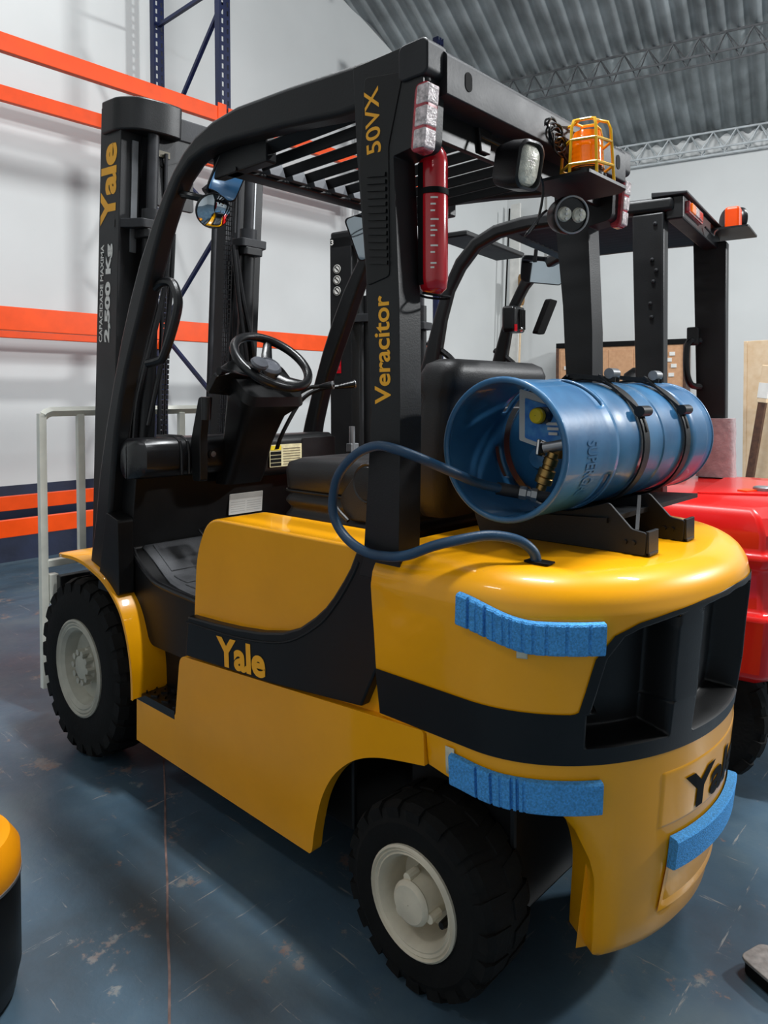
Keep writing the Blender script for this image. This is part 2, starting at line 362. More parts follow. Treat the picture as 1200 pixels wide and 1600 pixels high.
def patch(s0,s1,z0,z1,e,ns,nz,name,mt,par,skipf=None,ang=40,back=None):
    P=[]
    for i in range(nz+1):
        z=z0+(z1-z0)*i/nz; a=s0(z) if callable(s0) else s0; c=s1(z) if callable(s1) else s1
        P.append([cwp(a+(c-a)*j/ns,z,e(a+(c-a)*j/ns,z) if callable(e) else e) for j in range(ns+1)])
    g=G().grid(P)
    if back is not None:
        e2=lambda s,z:back; Q=[[cwp((s0(z0+(z1-z0)*i/nz) if callable(s0) else s0)+((s1(0) if callable(s1) else s1)-(s0(0) if callable(s0) else s0))*j/ns,z0+(z1-z0)*i/nz,back) for j in range(ns+1)] for i in range(nz+1)]
        k=len(g.v); g.grid(Q); w=ns+1
        rim=[(0,j) for j in range(ns)]+[(i,ns) for i in range(nz)]+[(nz,j) for j in range(ns,0,-1)]+[(i,0) for i in range(nz,0,-1)]
        for q in range(len(rim)):
            a=rim[q]; b_=rim[(q+1)%len(rim)]; A=a[0]*w+a[1]; B=b_[0]*w+b_[1]; g.f.append((A,B,B+k,A+k))
    return g.out(name,mt,par,ang=ang)
for a,c in((.0,.47),(ST-.47,ST)): patch(a,c,.606,.718,.003,40,4,'black_band',SHELL,cw)
patch(lambda z:gl(z),lambda z:ST-gl(z),.606,.9355,pocket,300,90,'rear_grille',SHELL,FK,ang=60)
# inner yellow wall of the counterweight behind the wheel arches
rs=[]
for z in(.125,.3,.5,.6):
    rs.append([cwp(s,z,-.135) for s in np.linspace(.60,ST-.60,24)]+[(-.245,-.2,z),(-.245,.2,z)])
G().rings(rs).out('inner_casting',YEL,cw,ang=40,bev=.01)
G().rings([[cwp(s,z,-.06) for s in np.linspace(.55,ST-.55,24)] for z in(.12,.36,.44)],False,False).out('cast_lip',YEL,cw,ang=40)
# plaque with the black maker's name and the pocket under it
patch(.692,ST-.692,.43,.563,lambda s,z:.0012 if min(s-.692,ST-.692-s,(z-.43)*1.3,(.563-z)*1.3)>.004 else -.002,60,30,'name_plaque',YEL,cw)
text('Yale',lambda u,w:cwp(.773+u*.33,.441+w*.088,.0035),KPR,cw,off=.035,label='black maker name lettering on the yellow rear')
patch(.735,ST-.735,.22,.345,lambda s,z:-.002+.006*(1-sm(min((s-.735)/.03,(ST-.735-s)/.03,(z-.22)/.03,1))),40,16,'tow_recess',YEL,cw)
# seat deck and hood
hp=fillet([(.955,.5),(.925,.87),(.86,.99),(.05,.99),(.05,.5)],[.0,.06,.09,.01,0],6)
eh=G().prism(hp,.285,.475).out('engine_hood',YEL,FK,ang=50,bev=.055,seg=6)
G().prism(hp,-.475,-.285).out('hood_shoulder',YEL,eh,ang=50,bev=.055,seg=6)
G().prism(fillet([(.925,.5),(.905,.86),(.84,.952),(.05,.962),(.05,.5)],[.0,.06,.09,.01,0],6),-.34,.34).out('hood_centre',YEL,eh,ang=50)
# black side panels with yellow lettering, yellow sills, step
sp=[(.932,.675),(.80,.681),(.687,.689),(.57,.703),(.47,.724),(.40,.752),(.341,.792),(.30,.826),(.269,.86),(.235,.905),(.211,.94),(.189,.985),(.044,.985),(.06,.92),(.084,.853),(.12,.716),(.173,.608),(.526,.571),(.949,.546)]
sill=[(1.27,.173)]+[tuple(p) for p in smooth([(.372,.158),(.361,.172),(.352,.225),(.325,.32),(.283,.393),(.23,.445),(.18,.476),(.121,.498),(.05,.514),(-.02,.527)],4)]+fillet([(-.02,.527),(-.017,.606),(.99,.535),(1.02,.329),(1.275,.345)],[0,.01,.03,.015,.01],4)[1:]
for sg in(1,-1):
    pn=G().prism(sp,sg*.44,sg*.503).out('side_panel',SHELL,FK,ang=30,bev=.006)
    # raised bead that follows the curved edge
    G().tube([(x,sg*.5035,z-.012) for x,z in smooth([(a,c) for a,c in [(.938,.668),(.687,.677),(.47,.71),(.335,.78),(.26,.852),(.20,.935),(.18,.972)]],5) for x,z in [(x,z)]],.0035,6).out('panel_bead',SHELL,pn)
    if sg>0:
        text('Yale',plane((.772,.5045,.562),(-1,0,.07),(0.05,0,1),.232,.087),YPR,pn,off=.04,label='yellow maker name lettering')
        G().cyl((.115,.502,.925),(.115,.5065,.925),.009,12).out('screw',SHELL,pn)
    G().prism(sill,sg*.462,sg*.4965).out('side_sill',YEL,FK,ang=30,bev=.005,seg=3)
    g=G().box(1.024,1.268,sg*.22,sg*.497,.318,.345)
    for i in range(7):
        for j in range(7): 
            c=(1.04+.034*i,sg*(.25+.038*j+.019*(i%2)),.3455); 
            if abs(c[1])<.488: g.obox(c,V((.011,.006*(-1)**i,0)),V((-.004,.006,0)),(0,0,.006))
    g.out('step_tread',PLA,FK,ang=0,label='black studded step')
# chassis under everything
g=G().box(.30,1.9,-.40,.40,.20,.52); g.box(.08,.95,-.40,.40,.5,.9); g.box(-.1,.35,-.40,.40,.52,.6); g.box(-.09,.09,-.33,.33,.12,.30)
g.box(-.17,.14,-.36,.36,.16,.46); g.out('chassis',SHELL,FK,ang=0,bev=.01)
# --- wheels
def wheel(par,c,yo,R0,rr,wd,sg,rimm,rear,n=22,name='wheel'):
    """yo: outer face"""
    cx,cz=c; o=(cx,yo,cz); ax=(0,-sg,0)
    h=wd; k=R0/.215
    w=thing(name,None,None); w.parent=par
    pr=[(rr,.0),(rr+.012,-.004),(R0*.80,-.006),(R0*.93,.006),(R0*.975,.022),(R0*.985,h*.3),(R0*.985,h*.7),(R0*.975,h-.02),(R0*.9,h),(rr,h)]
    g=G().lathe(pr,o,ax,56,False)
    for i in range(n):
        for side in(0,1):
            a=2*PI*(i+.5*side)/n; da=PI/n*.62
            u=lambda t:V((math.cos(t),0,math.sin(t)))
            y0,y1=((-.002,h*.46) if side==0 else (h*.54,h+.002))
            def pt(t,r,hh): p=u(t)*r; return (cx+p.x,yo-sg*hh,cz+p.z)
            sk=.5*da*(1 if side==0 else -1)
            rs=[]
            for hh,r1,r0,dd in((y0,R0*.955,R0*.84,0),(y0+.02*k if side==0 else y0+.004,R0,R0*.93,0),(y1-.02*k if side else y1,R0,R0*.93,sk),(y1,R0*.955 if side else R0,R0*.84 if side else R0*.93,sk)):
                rs.append([pt(a-da+dd,r1,hh),pt(a+dd,r1*1.003,hh),pt(a+da+dd,r1,hh),pt(a+da+dd,r0,hh),pt(a-da+dd,r0,hh)])
            g.rings(rs)
    g.out('tyre',RUB,w,ang=25)
    # rim: stepped flange, deep dish
    pr=[(rr*1.0,.012),(rr*1.0,-.006),(rr*.96,-.010),(rr*.93,-.004),(rr*.90,-.007),(rr*.86,-.002),(rr*.83,-.004),(rr*.76,.008),(rr*.72,.03),(rr*.69,.075 if rear else .05),(rr*.40,.08 if rear else .058),(.001,.08 if rear else .058)]
    ri=G().lathe(pr,o,ax,48,False).out('rim',rimm,w,ang=28)
    if rear:
        G().lathe([(rr*.44,.08),(rr*.40,.02),(rr*.385,-.002),(rr*.40,-.006),(rr*.375,-.012),(rr*.33,-.016),(.001,-.017)],(cx+.0,yo,cz),ax,32,False).out('hub_cap',rimm,w,ang=28)
        g=G()
        for i in range(3):
            a=R(75+120*i); g.cyl((cx+rr*.42*math.cos(a),yo-sg*-.004,cz+rr*.42*math.sin(a)),(cx+rr*.42*math.cos(a),yo-sg*.03,cz+rr*.42*math.sin(a)),.011,10)
        g.out('hub_lug',rimm,w)
        a=R(-42); G().tube([(cx+rr*.60*math.cos(a)*sg*-1,yo-sg*.072,cz+rr*.6*math.sin(a)),(cx+rr*.58*math.cos(a)*-sg,yo-sg*.035,cz+rr*.58*math.sin(a))],[.013,.008],10).out('valve_stem',PLA,w)
    else:
        G().lathe([(rr*.38,.06),(rr*.36,.03),(rr*.27,.022),(rr*.24,.006),(.001,.004)],o,ax,32,False).out('hub_cap',rimm,w,ang=28)
        for i in range(10):
            a=2*PI*i/10; p=V((cx+rr*.31*math.cos(a),yo,cz+rr*.31*math.sin(a)))
            G().cyl((p.x,yo-sg*.03,p.z),(p.x,yo-sg*.002,p.z),.0125,6).out('lug_nut',rimm,w)
    return w
wheel(FK,(1.651,.335),.5225,.335,.183,.17,1,RIMG,False,24,'front_wheel'); wheel(FK,(1.651,.335),-.5225,.335,.183,.17,-1,RIMG,False,24,'front_wheel')
wheel(FK,(0,.2148),.5136,.2148,.125,.165,1,RIM,True,20,'rear_wheel'); wheel(FK,(0,.2148),-.5136,.2148,.125,.165,-1,RIM,True,20,'rear_wheel')
G().cyl((1.651,-.4,.335),(1.651,.4,.335),.09,20).out('front_axle',SHELL,FK)
# --- front fenders: bent sheet
fe=smooth([(1.865,.735),(1.78,.75),(1.688,.757),(1.60,.752),(1.531,.738),(1.45,.715),(1.387,.683),(1.335,.645),(1.298,.605),(1.265,.54),(1.248,.488),(1.236,.43),(1.232,.365),(1.232,.33)],3)
for sg in(1,-1):
    rs=[]
    for i,(x,z) in enumerate(fe):
        a=V(fe[max(0,i-1)]); c=V(fe[min(len(fe)-1,i+1)]); t=(c-a).normalized(); nn=V((t.y,-t.x))*-.012
        wi=float(np.interp(i,[0,12,22,27,len(fe)-1],[.30,.33,.33,.30,.27])); y1=.53-.03*sm((4-i)/4)
        rs.append([(x,sg*y1,z),(x,sg*(y1-.006),z+.004),(x,sg*wi,z+.004),(x+nn.x,sg*wi,z+nn.y),(x+nn.x,sg*y1,z+nn.y)])
    G().rings(rs).out('front_fender',YEL,FK,ang=40)
# toe boards, floor, side skirts of the cab well
g=G().prism(fillet([(.93,.50),(1.24,.50),(1.34,.62),(1.42,.80),(1.44,1.06),(1.33,1.08),(1.375,.815),(1.225,.722),(1.10,.708),(.93,.70)],[0,.02,.05,.03,.01,.01,.01,.03,.02,0],4),-.45,.455)
g.out('cab_floor',SHELL,FK,ang=40,bev=.012)
FP=[(.94,.703,.43),(1.02,.706,.432),(1.10,.710,.428),(1.17,.715,.418),(1.225,.725,.405),(1.30,.770,.405),(1.368,.811,.41)]
def fz(x): return float(np.interp(x,[p[0] for p in FP],[p[1] for p in FP]))
mt_=G().rings([[(x,-.2,z),(x,-.2,z+.012),(x,y-.01,z+.012),(x,y,z+.006),(x,y,z)] for x,z,y in FP]).out('floor_mat',MATR,FK,ang=30)
for x0,x1,ya in((.95,1.02,.40),(1.03,1.11,.40),(1.12,1.205,.385),(1.235,1.36,.375)):
    G().rings([[(x,.02,fz(x)+.010),(x,.02,fz(x)+.017),(x,ya,fz(x)+.017),(x,ya,fz(x)+.010)] for x in np.linspace(x0,x1,4)]).out('mat_pad',MATR,mt_,ang=0,bev=.003)
G().tube(smooth([(1.375,.445,.815),(1.335,.448,.78),(1.227,.45,.727),(1.104,.452,.714),(1.0,.452,.709),(.935,.455,.706)],5),.010,8).out('floor_edge_trim',PLA,FK)
g=G().prism(rrect(0,0,.075,.035,.012),-.006,.006,lambda u,w,t:(1.20+w*.8+t*.5,.20+u,.865+w*.5-t*.8)); 
pe=g.out('brake_pedal',PLA,FK,ang=0,bev=.003); 
for i in range(6): G().bar((1.18,.14+.024*i,.862),(1.218,.14+.024*i,.885),.008,.008).out('pedal_rib',PLA,pe,ang=0)
# --- dash cowl, rounded at its ends
def cowlring(y,x0,x1,z0,z1,r): return [(u,y,w) for u,w in rrect((x0+x1)/2,(z0+z1)/2,(x1-x0)/2,(z1-z0)/2,r,6)]
rs=[cowlring(y,1.235+a,1.40-a*.6,1.075,1.215-b_,.045) for y,a,b_ in((.492,.05,.03),(.482,.022,.008),(.465,.0,0),(.30,-.005,0),(-.05,-.005,0))]
G().rings(rs).out('dash_cowl',PLA,FK,ang=50)
for y in(.335,.305): 
    G().tube([(1.39,y,1.2165),(1.275,y,1.2165),(1.238,y,1.20),(1.228,y,1.16),(1.228,y,1.085)],.006,6).out('cowl_rib',PLA,FK)
rs=[cowlring(y,1.26+a,1.40,1.04,1.205-b_,.03) for y,a,b_ in((-.05,0,0),(-.40,0,0),(-.44,.01,0),(-.46,.04,.02))]
G().rings(rs).out('right_console',SHELL,FK,ang=50)
G().prism(rrect(-.35,1.115,.095,.075,.01),1.262,1.258,lambda u,w,t:(t,u,w)).out('console_cover',BLK,FK,ang=0,bev=.002)
G().cyl((1.236,.205,1.15),(1.224,.205,1.15),.018,20).out('key_switch',PLA,FK)
G().cyl((1.226,.205,1.15),(1.222,.205,1.15),.011,16).out('key_switch_barrel',CHR,FK)
# parking brake
pb=G().prism(fillet([(1.165,1.06),(1.215,1.06),(1.225,1.20),(1.172,1.36),(1.14,1.36),(1.165,1.21)],.012,3),.268,.30).out('parking_brake_lever',SHELL,FK,ang=30,bev=.006)
G().tube([(1.15,.284,1.28),(1.145,.284,1.36)],[.017,.02],12).out('lever_grip',PLA,pb)
# decals on the front wall
st=G().prism(rrect(0,0,.082,.042,.003),0,.002,lambda u,w,t:(1.352-t-w*.1,-.035-u,.932+w)).out('instruction_label',WHT,FK,ang=0,label='white instruction sticker with a grey head')
G().obox((1.3465,-.035,.962),(.0005,0,0),(0,.08,0),(-.001,0,.0105)).out('label_head',GPR,st,ang=0)
for k in range(5):
    for a,c in((-.08,-.01),(0,.068)): G().box(1.3492-.00095*k+.0035,1.3505-.00095*k+.0035,a-.03,c-.03,.900+.0095*k,.9035+.0095*k).out('printed_line',GPR,st,ang=0)
wl_=G().prism(rrect(0,0,.084,.045,.003),0,.002,lambda u,w,t:(1.256-t,-.165-u,1.122+w)).out('warning_label',CREAM,FK,ang=0,label='cream capacity label with a yellow warning corner')
G().box(1.2525,1.2535,-.139,-.085,1.145,1.163).out('warning_patch',WARNY,wl_,ang=0)
G().add([(1.2522,-.122,1.148),(1.2522,-.102,1.148),(1.2522,-.112,1.161)],[(0,1,2)]).out('warning_sign',KPR,wl_,ang=0)
for k in range(4): G().box(1.2525,1.2535,-.139,-.085,1.081+.0155*k,1.093+.0155*k).out('warning_text_block',KPR,wl_,ang=0)
for k in range(7): G().box(1.2526,1.2534,-.24,-.15,1.086+.0105*k,1.0885+.0105*k).out('printed_line',BEIGE,wl_,ang=0)
# --- steering column and wheel
def colring(c,ax,ay,hx,hy,r): c,ax,ay=V(c),V(ax),V(ay); return [c+ax*u+ay*w for u,w in rrect(0,0,hx,hy,r,5)]
yv=V((0,1,0))
rs=[colring((1.27,.06,1.03),(1,0,0),yv,.05,.085,.03),colring((1.255,.06,1.06),(1,0,.0),yv,.055,.085,.03),colring((1.20,.065,1.20),(.95,0,.3),yv,.06,.085,.03),colring((1.14,.07,1.33),(.8,0,.6),yv,.075,.10,.03),colring((1.105,.07,1.40),(.75,0,.66),yv,.115,.14,.04),colring((1.09,.07,1.425),(.75,0,.66),yv,.10,.13,.04)]
G().rings(rs).out('steering_column',SHELL,FK,ang=50)
cs=G().prism(fillet([(-.07,-.10),(.06,-.10),(.085,0),(.06,.07),(-.05,.07)],.012,3),-.012,.012,lambda u,w,t:(1.13-u*.5+t*.85,.215+w*.9,1.425+u*.55+t*.5-.02)).out('display_console',GRYM if 0 else BEIGE if 0 else PLA,FK,ang=0,bev=.004)
G().tube([(1.10,.13,1.44),(1.10,.22,1.445),(1.09,.27,1.45)],[.009,.009,.014],10).out('direction_lever',PLA,FK)
sc=V((1.05,.068,1.488)); sn=V((-.66,.04,.75)).normalized(); sy=V((0,1,0)); sx=sy.cross(sn).normalized()
def sp_(a,r,h=0): return sc+sx*(r*math.cos(a))+sy*(r*math.sin(a))+sn*h
sw=G().tube([sp_(2*PI*i/48,.146) for i in range(48)],.0165,12,closed=True).out('steering_wheel',PLA,FK,ang=60)
for a in(95,215,335):
    a=R(a); t=V(sp_(a+PI/2,1)-sc)
    rs=[[sp_(a,r,h+dh)+t*wd_*k for k,dh in((-1,0),(-.5,.008),(.5,.008),(1,0),(.5,-.008),(-.5,-.008))] for r,h,wd_ in((.03,-.035,.026),(.08,-.03,.022),(.12,-.014,.018),(.145,0,.016))]
    G().rings(rs).out('spoke',PLA,sw,ang=40)
G().lathe([(.046,-.05),(.046,-.02),(.040,-.012),(.036,-.010),(.032,-.014),(.001,-.012)],sc,sn,28,False).out('horn_button',KNOB,sw,ang=30)
kp=sp_(R(118),.118); G().lathe([(.016,-.01),(.014,.02),(.030,.026),(.033,.034),(.028,.042),(.001,.045)],kp,sn,24,False).out('spinner_knob',KNOB,sw,ang=30)
G().lathe([(.025,-.10),(.028,-.05)],sc,sn,20).out('steering_shaft',SHELL,sw)
# hydraulic levers
for p in ([(1.17,-.005,1.16),(1.15,-.02,1.225),(1.14,-.10,1.345),(1.11,-.155,1.392),(1.07,-.185,1.40),(1.03,-.21,1.405)],[(1.17,-.05,1.16),(1.15,-.065,1.225),(1.14,-.15,1.345),(1.10,-.21,1.39),(1.06,-.275,1.40),(1.03,-.33,1.41)]):
    lv=G().tube(smooth(p,5),.008,8).out('hydraulic_lever',SHELL,FK); a,c=V(p[-2]),V(p[-1]); d_=(c-a).normalized()
    G().tube([a,c-d_*.02,c,c+d_*.012],[.008,.014,.016,.006],12).out('lever_knob',PLA,lv)
    G().tube([c+d_*.004,c+d_*.008],[.0168,.0168],12).out('knob_ring',GRYM,lv)
# --- seat
rs=[]
for z,g_,r_ in((1.055,-.012,.05),(1.07,.0,.06),(1.125,.004,.06),(1.15,-.006,.05),(1.163,-.035,.05),(1.166,-.09,.04)):
    rs.append([(x,y,z+.022*sm((.72-x)/.5)*(z>1.1)) for x,y in rrect(.52,0,.265+g_,.25+g_,r_,6)])
se=G().rings(rs).out('seat_cushion',VIN,FK,ang=60)
rs=[]
for k in range(15):
    z=.955+k*.0072; q_=.006*(1+math.cos(2*PI*k/7)); rs.append([(x,y,z) for x,y in rrect(.52,0,.266-q_,.252-q_,.05,6)])
G().rings(rs).out('seat_bellows',VIN,FK,ang=60)
G().tube([(x,y,1.062) for x,y in rrect(.52,0,.266,.251,.055,5)],.004,6,closed=True).out('seat_piping',SHELL,se)
rs=[]
for z,xc,dx,hy in((1.03,.205,.05,.20),(1.08,.20,.065,.235),(1.20,.185,.065,.245),(1.33,.165,.06,.247),(1.36,.162,.055,.247),(1.375,.16,.065,.25),(1.42,.155,.068,.25),(1.447,.152,.058,.24),(1.46,.15,.03,.21)):
    rs.append([(x,y,z) for x,y in rrect(xc,0,dx,hy,min(.05,dx*.9),6)])
sb=G().rings(rs).out('seat_backrest',VIN,FK,ang=50)
G().prism(fillet([(-.12,1.10),(.12,1.10),(.15,1.28),(.10,1.33),(-.10,1.33),(-.15,1.28)],.02,3),.118,.110,lambda u,w,t:(t+.004-(w-1.2)*.12,u,w)).out('back_shell_panel',VIN,sb,ang=0,bev=.004)
for y in(-.08,.02,-.19): G().tube([(.090,y,1.40),(.0855,y,1.40)],[.009,.009],12).out('shell_plug',KPR,sb)
for sg in(1,-1):
    G().lathe([(.062,0),(.062,.03),(.055,.042),(.05,.04),(.046,.045),(.001,.046)],(.37,sg*.235,1.115),(0,sg,0),28,False).out('hinge_cover',PLA,FK,ang=30)
    G().prism(fillet([(.30,1.0),(.47,1.0),(.50,1.06),(.42,1.15),(.32,1.15)],.02,3),sg*.235,sg*.262).out('seat_side_cover',VIN,FK,ang=0,bev=.006)
    G().tube(smooth([(.50,sg*.27,1.13),(.515,sg*.275,1.10),(.50,sg*.275,1.04),(.45,sg*.272,1.0)],4),.006,8).out('seat_belt',VIN,FK)

# --- overhead guard
GRYK=mat('grey_bracket',(84,86,90),.5,spec=.3)
outer=[(1.604,.69),(1.581,.79),(1.547,.908),(1.512,1.075),(1.458,1.25),(1.397,1.415),(1.338,1.56),(1.275,1.69),(1.205,1.815),(1.125,1.925),(1.055,2.01),(.995,2.07),(.935,2.115),(.87,2.148),(.78,2.17),(.661,2.18),(.432,2.17),(.175,2.152),(-.03,2.134)]
inner=[(1.47,.70),(1.459,.797),(1.436,.941),(1.415,1.064),(1.383,1.235),(1.344,1.355),(1.306,1.45),(1.261,1.54),(1.208,1.64),(1.150,1.755),(1.107,1.835),(1.06,1.915),(1.015,1.98),(.965,2.035),(.90,2.075),(.82,2.092),(.712,2.092),(.455,2.07),(.249,2.045),(-.03,2.04)]
for sg in(1,-1):
    gf=G().prism(outer+inner[::-1],sg*.440,sg*.503).out('guard_side_frame',BLK,FK,ang=30,bev=.014,seg=3)
    G().prism(fillet([(1.50,.665),(1.34,.665),(1.345,.93),(1.43,.95)],.01,3),sg*.46,sg*.518).out('pillar_foot',SHELL,gf,ang=0,bev=.005)
    if sg>0: G().tube(smooth([(1.175,sg*.462,1.725),(1.14,sg*.455,1.742),(1.09,sg*.45,1.735),(1.062,sg*.45,1.70),(1.055,sg*.45,1.655),(1.09,sg*.45,1.58),(1.142,sg*.452,1.497),(1.17,sg*.456,1.482),(1.225,sg*.462,1.475)],4),.0155,10).out('grab_handle',PLA,gf)
    pil=fillet([(.19,2.14),(.178,1.93),(.150,1.66),(.132,1.33),(.160,.975),(.175,.93),(.04,.93),(.048,1.01),(.044,1.21),(.043,1.33),(.045,1.57),(.055,1.77),(.062,1.905),(-.018,1.915),(-.03,2.14)],[0,0,0,0,0,0,0,0,0,0,0,0,.004,.02,0],3)
    rp_=G().prism(pil,sg*.43,sg*.506).out('rear_pillar',BLK,FK,ang=30,bev=.005)
    if sg>0:
        # raised facing with vent and model lettering
        G().prism(fillet([(.150,2.105),(.03,2.085),(.075,1.93),(.073,1.635),(.143,1.62),(.168,1.90)],.01,3),.505,.509).out('pillar_facing',SHELL,rp_,ang=0,bev=.002)
        for k in range(13):
            z=1.872-.0168*k; xa=.139-.0005*k
            G().bar((xa,.511,z+.004),(xa-.058,.511,z-.0045),.006,.009,(0,0,1)).out('vent_slat',SHELL,rp_,ang=0)
        text('50VX',plane((.096,.5098,1.923),(.06,0,1),(1,0,-.05),.152,.046),YPR,rp_,off=.012,label='yellow model lettering')
        text('Veracitor',plane((.070,.5068,1.342),(.02,0,1),(1,0,.0),.252,.050),YPR,rp_,off=.02,label='yellow series lettering')
    G().prism(rrect(-.001,2.10,.042,.04,.016),sg*.445,sg*.513).out('corner_cap',STEELK,FK,ang=40,bev=.004)
    # tail lamp
    tl=G().prism(rrect(0,1.972,.020,.074,.014),sg*.470,sg*.512,lambda u,w,t:(-.018-(w-1.97)*.10+u,t,w)).out('tail_lamp',TAILR,FK,ang=40,bev=.006)
    for z in(1.925,1.972,2.019): G().prism(rrect(0,z,.0165,.021,.004),sg*.473,sg*.5135,lambda u,w,t:(-.0235-(w-1.97)*.10+u,t,w)).out('clear_lens',TAILW,tl,ang=0,bev=.004)
G().prism(fillet([(-.052,2.028),(.09,2.028),(.09,2.045),(-.02,2.045),(-.02,2.11),(.09,2.11),(.09,2.125),(-.045,2.125),(-.052,2.115)],[.004,0,0,0,0,0,0,.008,.006],3),-.455,.455).out('rear_beam',STEELK,FK,ang=30,bev=.002)
for y in(.375,-.40): G().prism(rrect(y,2.078,.013,.022,.013),-.0535,-.05,lambda u,w,t:(t,u,w)).out('beam_slot',KPR,FK,ang=0)
G().box(.02,.035,-.43,.43,1.96,2.04).out('inner_beam',SHELL,FK,ang=0,bev=.003)
G().prism(fillet([(.735,2.026),(.80,2.026),(.80,2.040),(.735,2.040)],.01,3),-.45,.45).out('front_beam',BLK,FK,ang=30)
G().box(.60,.86,.405,.445,2.026,2.10).out('corner_gusset',BLK,FK,ang=0,bev=.006); G().box(.60,.86,-.445,-.405,2.026,2.10).out('corner_gusset',BLK,FK,ang=0,bev=.006)
G().obox((.395,.425,2.072),(.385,0,-.004),(0,.012,.014),(0,-.006,.004)).out('roof_bar',SHELL,FK,ang=0,bev=.003)
for k in range(9):
    y=.36-.09*k
    G().obox((.395,y-.008,2.066),(.385,0,-.004),(0,.0045,.0145),(0,-.006,.0018)).out('roof_bar',SHELL,FK,ang=0,bev=.003)
    G().prism([(.715,2.037),(.79,2.037),(.79,2.088),(.735,2.088)],y+.006,y+.064).out('bar_bracket',GRYK,FK,ang=0,bev=.002)
# --- work lamps and beacon at the back of the guard
o1=V((-.10,.205,1.918)); a1=V((-.97,.16,-.2)).normalized(); u1=V((0,0,1)).cross(a1).normalized(); v1=a1.cross(u1)
def lr(hx,hy,r,t): return [o1+u1*p+v1*q_+a1*t for p,q_ in rrect(0,0,hx,hy,r,6)]
w1=G().rings([lr(.022,.03,.02,-.085),lr(.040,.05,.026,-.07),lr(.046,.058,.03,-.03),lr(.046,.058,.03,.012),lr(.040,.052,.028,.016),lr(.036,.048,.026,.004)],True).out('work_lamp',PLA,FK,ang=40)
G().rings([lr(.036,.048,.026,.005),lr(.030,.042,.024,.013),lr(.012,.02,.01,.017)],True).out('lamp_lens',LENS,w1,ang=40)
G().prism([(.245,2.03),(.185,2.03),(.195,1.97),(.235,1.97)],.01,.03,lambda u,w,t:(t,u,w)).out('lamp_bracket',SHELL,w1,ang=0,bev=.003)
o2=V((-.105,-.01,1.838)); a2=V((-.80,.50,-.15)).normalized()
w2=G().lathe([(.02,-.06),(.044,-.052),(.050,-.02),(.050,.0),(.045,.006),(.043,.0),(.001,.0)],o2,a2,32,False).out('round_work_lamp',PLA,FK,ang=40)
u2=V((0,0,1)).cross(a2).normalized(); v2=a2.cross(u2)
G().tube([o2+a2*.004+(u2*math.cos(2*PI*i/32)+v2*math.sin(2*PI*i/32))*.047 for i in range(32)],.003,8,closed=True).out('lamp_bezel',GRYM,w2)
for sgn in(-1,1):
    G().lathe([(.020,.001),(.017,.009),(.001,.011)],o2+u2*.021*sgn,a2,20,False).out('led_lens',LENS,w2,ang=40)
for sgn in(-1,1):
    for k in range(3): G().cyl(o2+a2*.009+u2*.021*sgn+v2*(.012*(k-1)),o2+a2*.015+u2*.021*sgn+v2*(.012*(k-1)),.004,8).out('led',CHR,w2)
G().prism(fillet([(-.185,.05),(-.185,-.17),(-.15,-.20),(.0,-.20),(.0,-.0),(-.05,.05)],.012,3),1.922,1.93,lambda u,w,t:(u,w,t)).out('beacon_plate',BLK,FK,ang=0)
bc=V((-.10,-.105,1.93))
be=G().lathe([(.050,.0),(.052,.03),(.045,.036),(.045,.05)],bc,(0,0,1),28).out('beacon',PLA,FK,ang=30)
pr=[(.047,.045)]+[(.041-.0007*k*.3+(.0018 if k%2 else 0),.048+k*.007) for k in range(13)]+[(.036,.146),(.02,.152),(.001,.153)]
G().lathe(pr,bc,(0,0,1),32,False).out('amber_lens',AMB,be,ang=30)
for i in range(6):
    a=2*PI*(i+.3)/6; q=lambda r,h:bc+V((math.cos(a)*r,math.sin(a)*r,h))
    G().tube([q(.072,.002),q(.067,.08),q(.062,.150),q(.055,.168),q(.032,.176)],.0042,6).out('cage_bar',CAGE,be)
for r,h in((.073,.004),(.070,.05),(.065,.115),(.032,.176)): G().tube([bc+V((math.cos(2*PI*i/6+.3*PI/3)*r,math.sin(2*PI*i/6+.3*PI/3)*r,h)) for i in range(6)],.0042,6,closed=True).out('cage_ring',CAGE,be)
G().tube(smooth([(-.06,.10,1.935),(-.055,.06,1.93),(-.05,.04,1.90),(-.045,.045,1.85),(-.04,.06,1.81),(-.05,.12,1.775),(-.07,.155,1.765),(-.075,.13,1.79),(-.06,.06,1.835),(-.055,.03,1.85)],4),.0035,6).out('lamp_cable',PLA,FK)
G().tube(smooth([(-.06,.11,1.93),(-.05,.20,1.965),(.0,.25,2.0)],4),.0035,6).out('lamp_cable',PLA,FK)
pts=[]
for k in range(40):
    a=2*PI*k/9; pts.append((-.056-.004*math.sin(k*1.7),-.005+.035*math.cos(a)-.001*k,2.075+.028*math.sin(a)-.0012*k))
G().tube(smooth(pts,3),.003,6).out('coiled_cable',PLA,FK)
G().tube(smooth([(-.052,.03,2.08),(-.05,-.02,2.05),(-.06,-.07,2.0),(-.09,-.10,1.95)],4),.004,6).out('lamp_cable',PLA,FK)
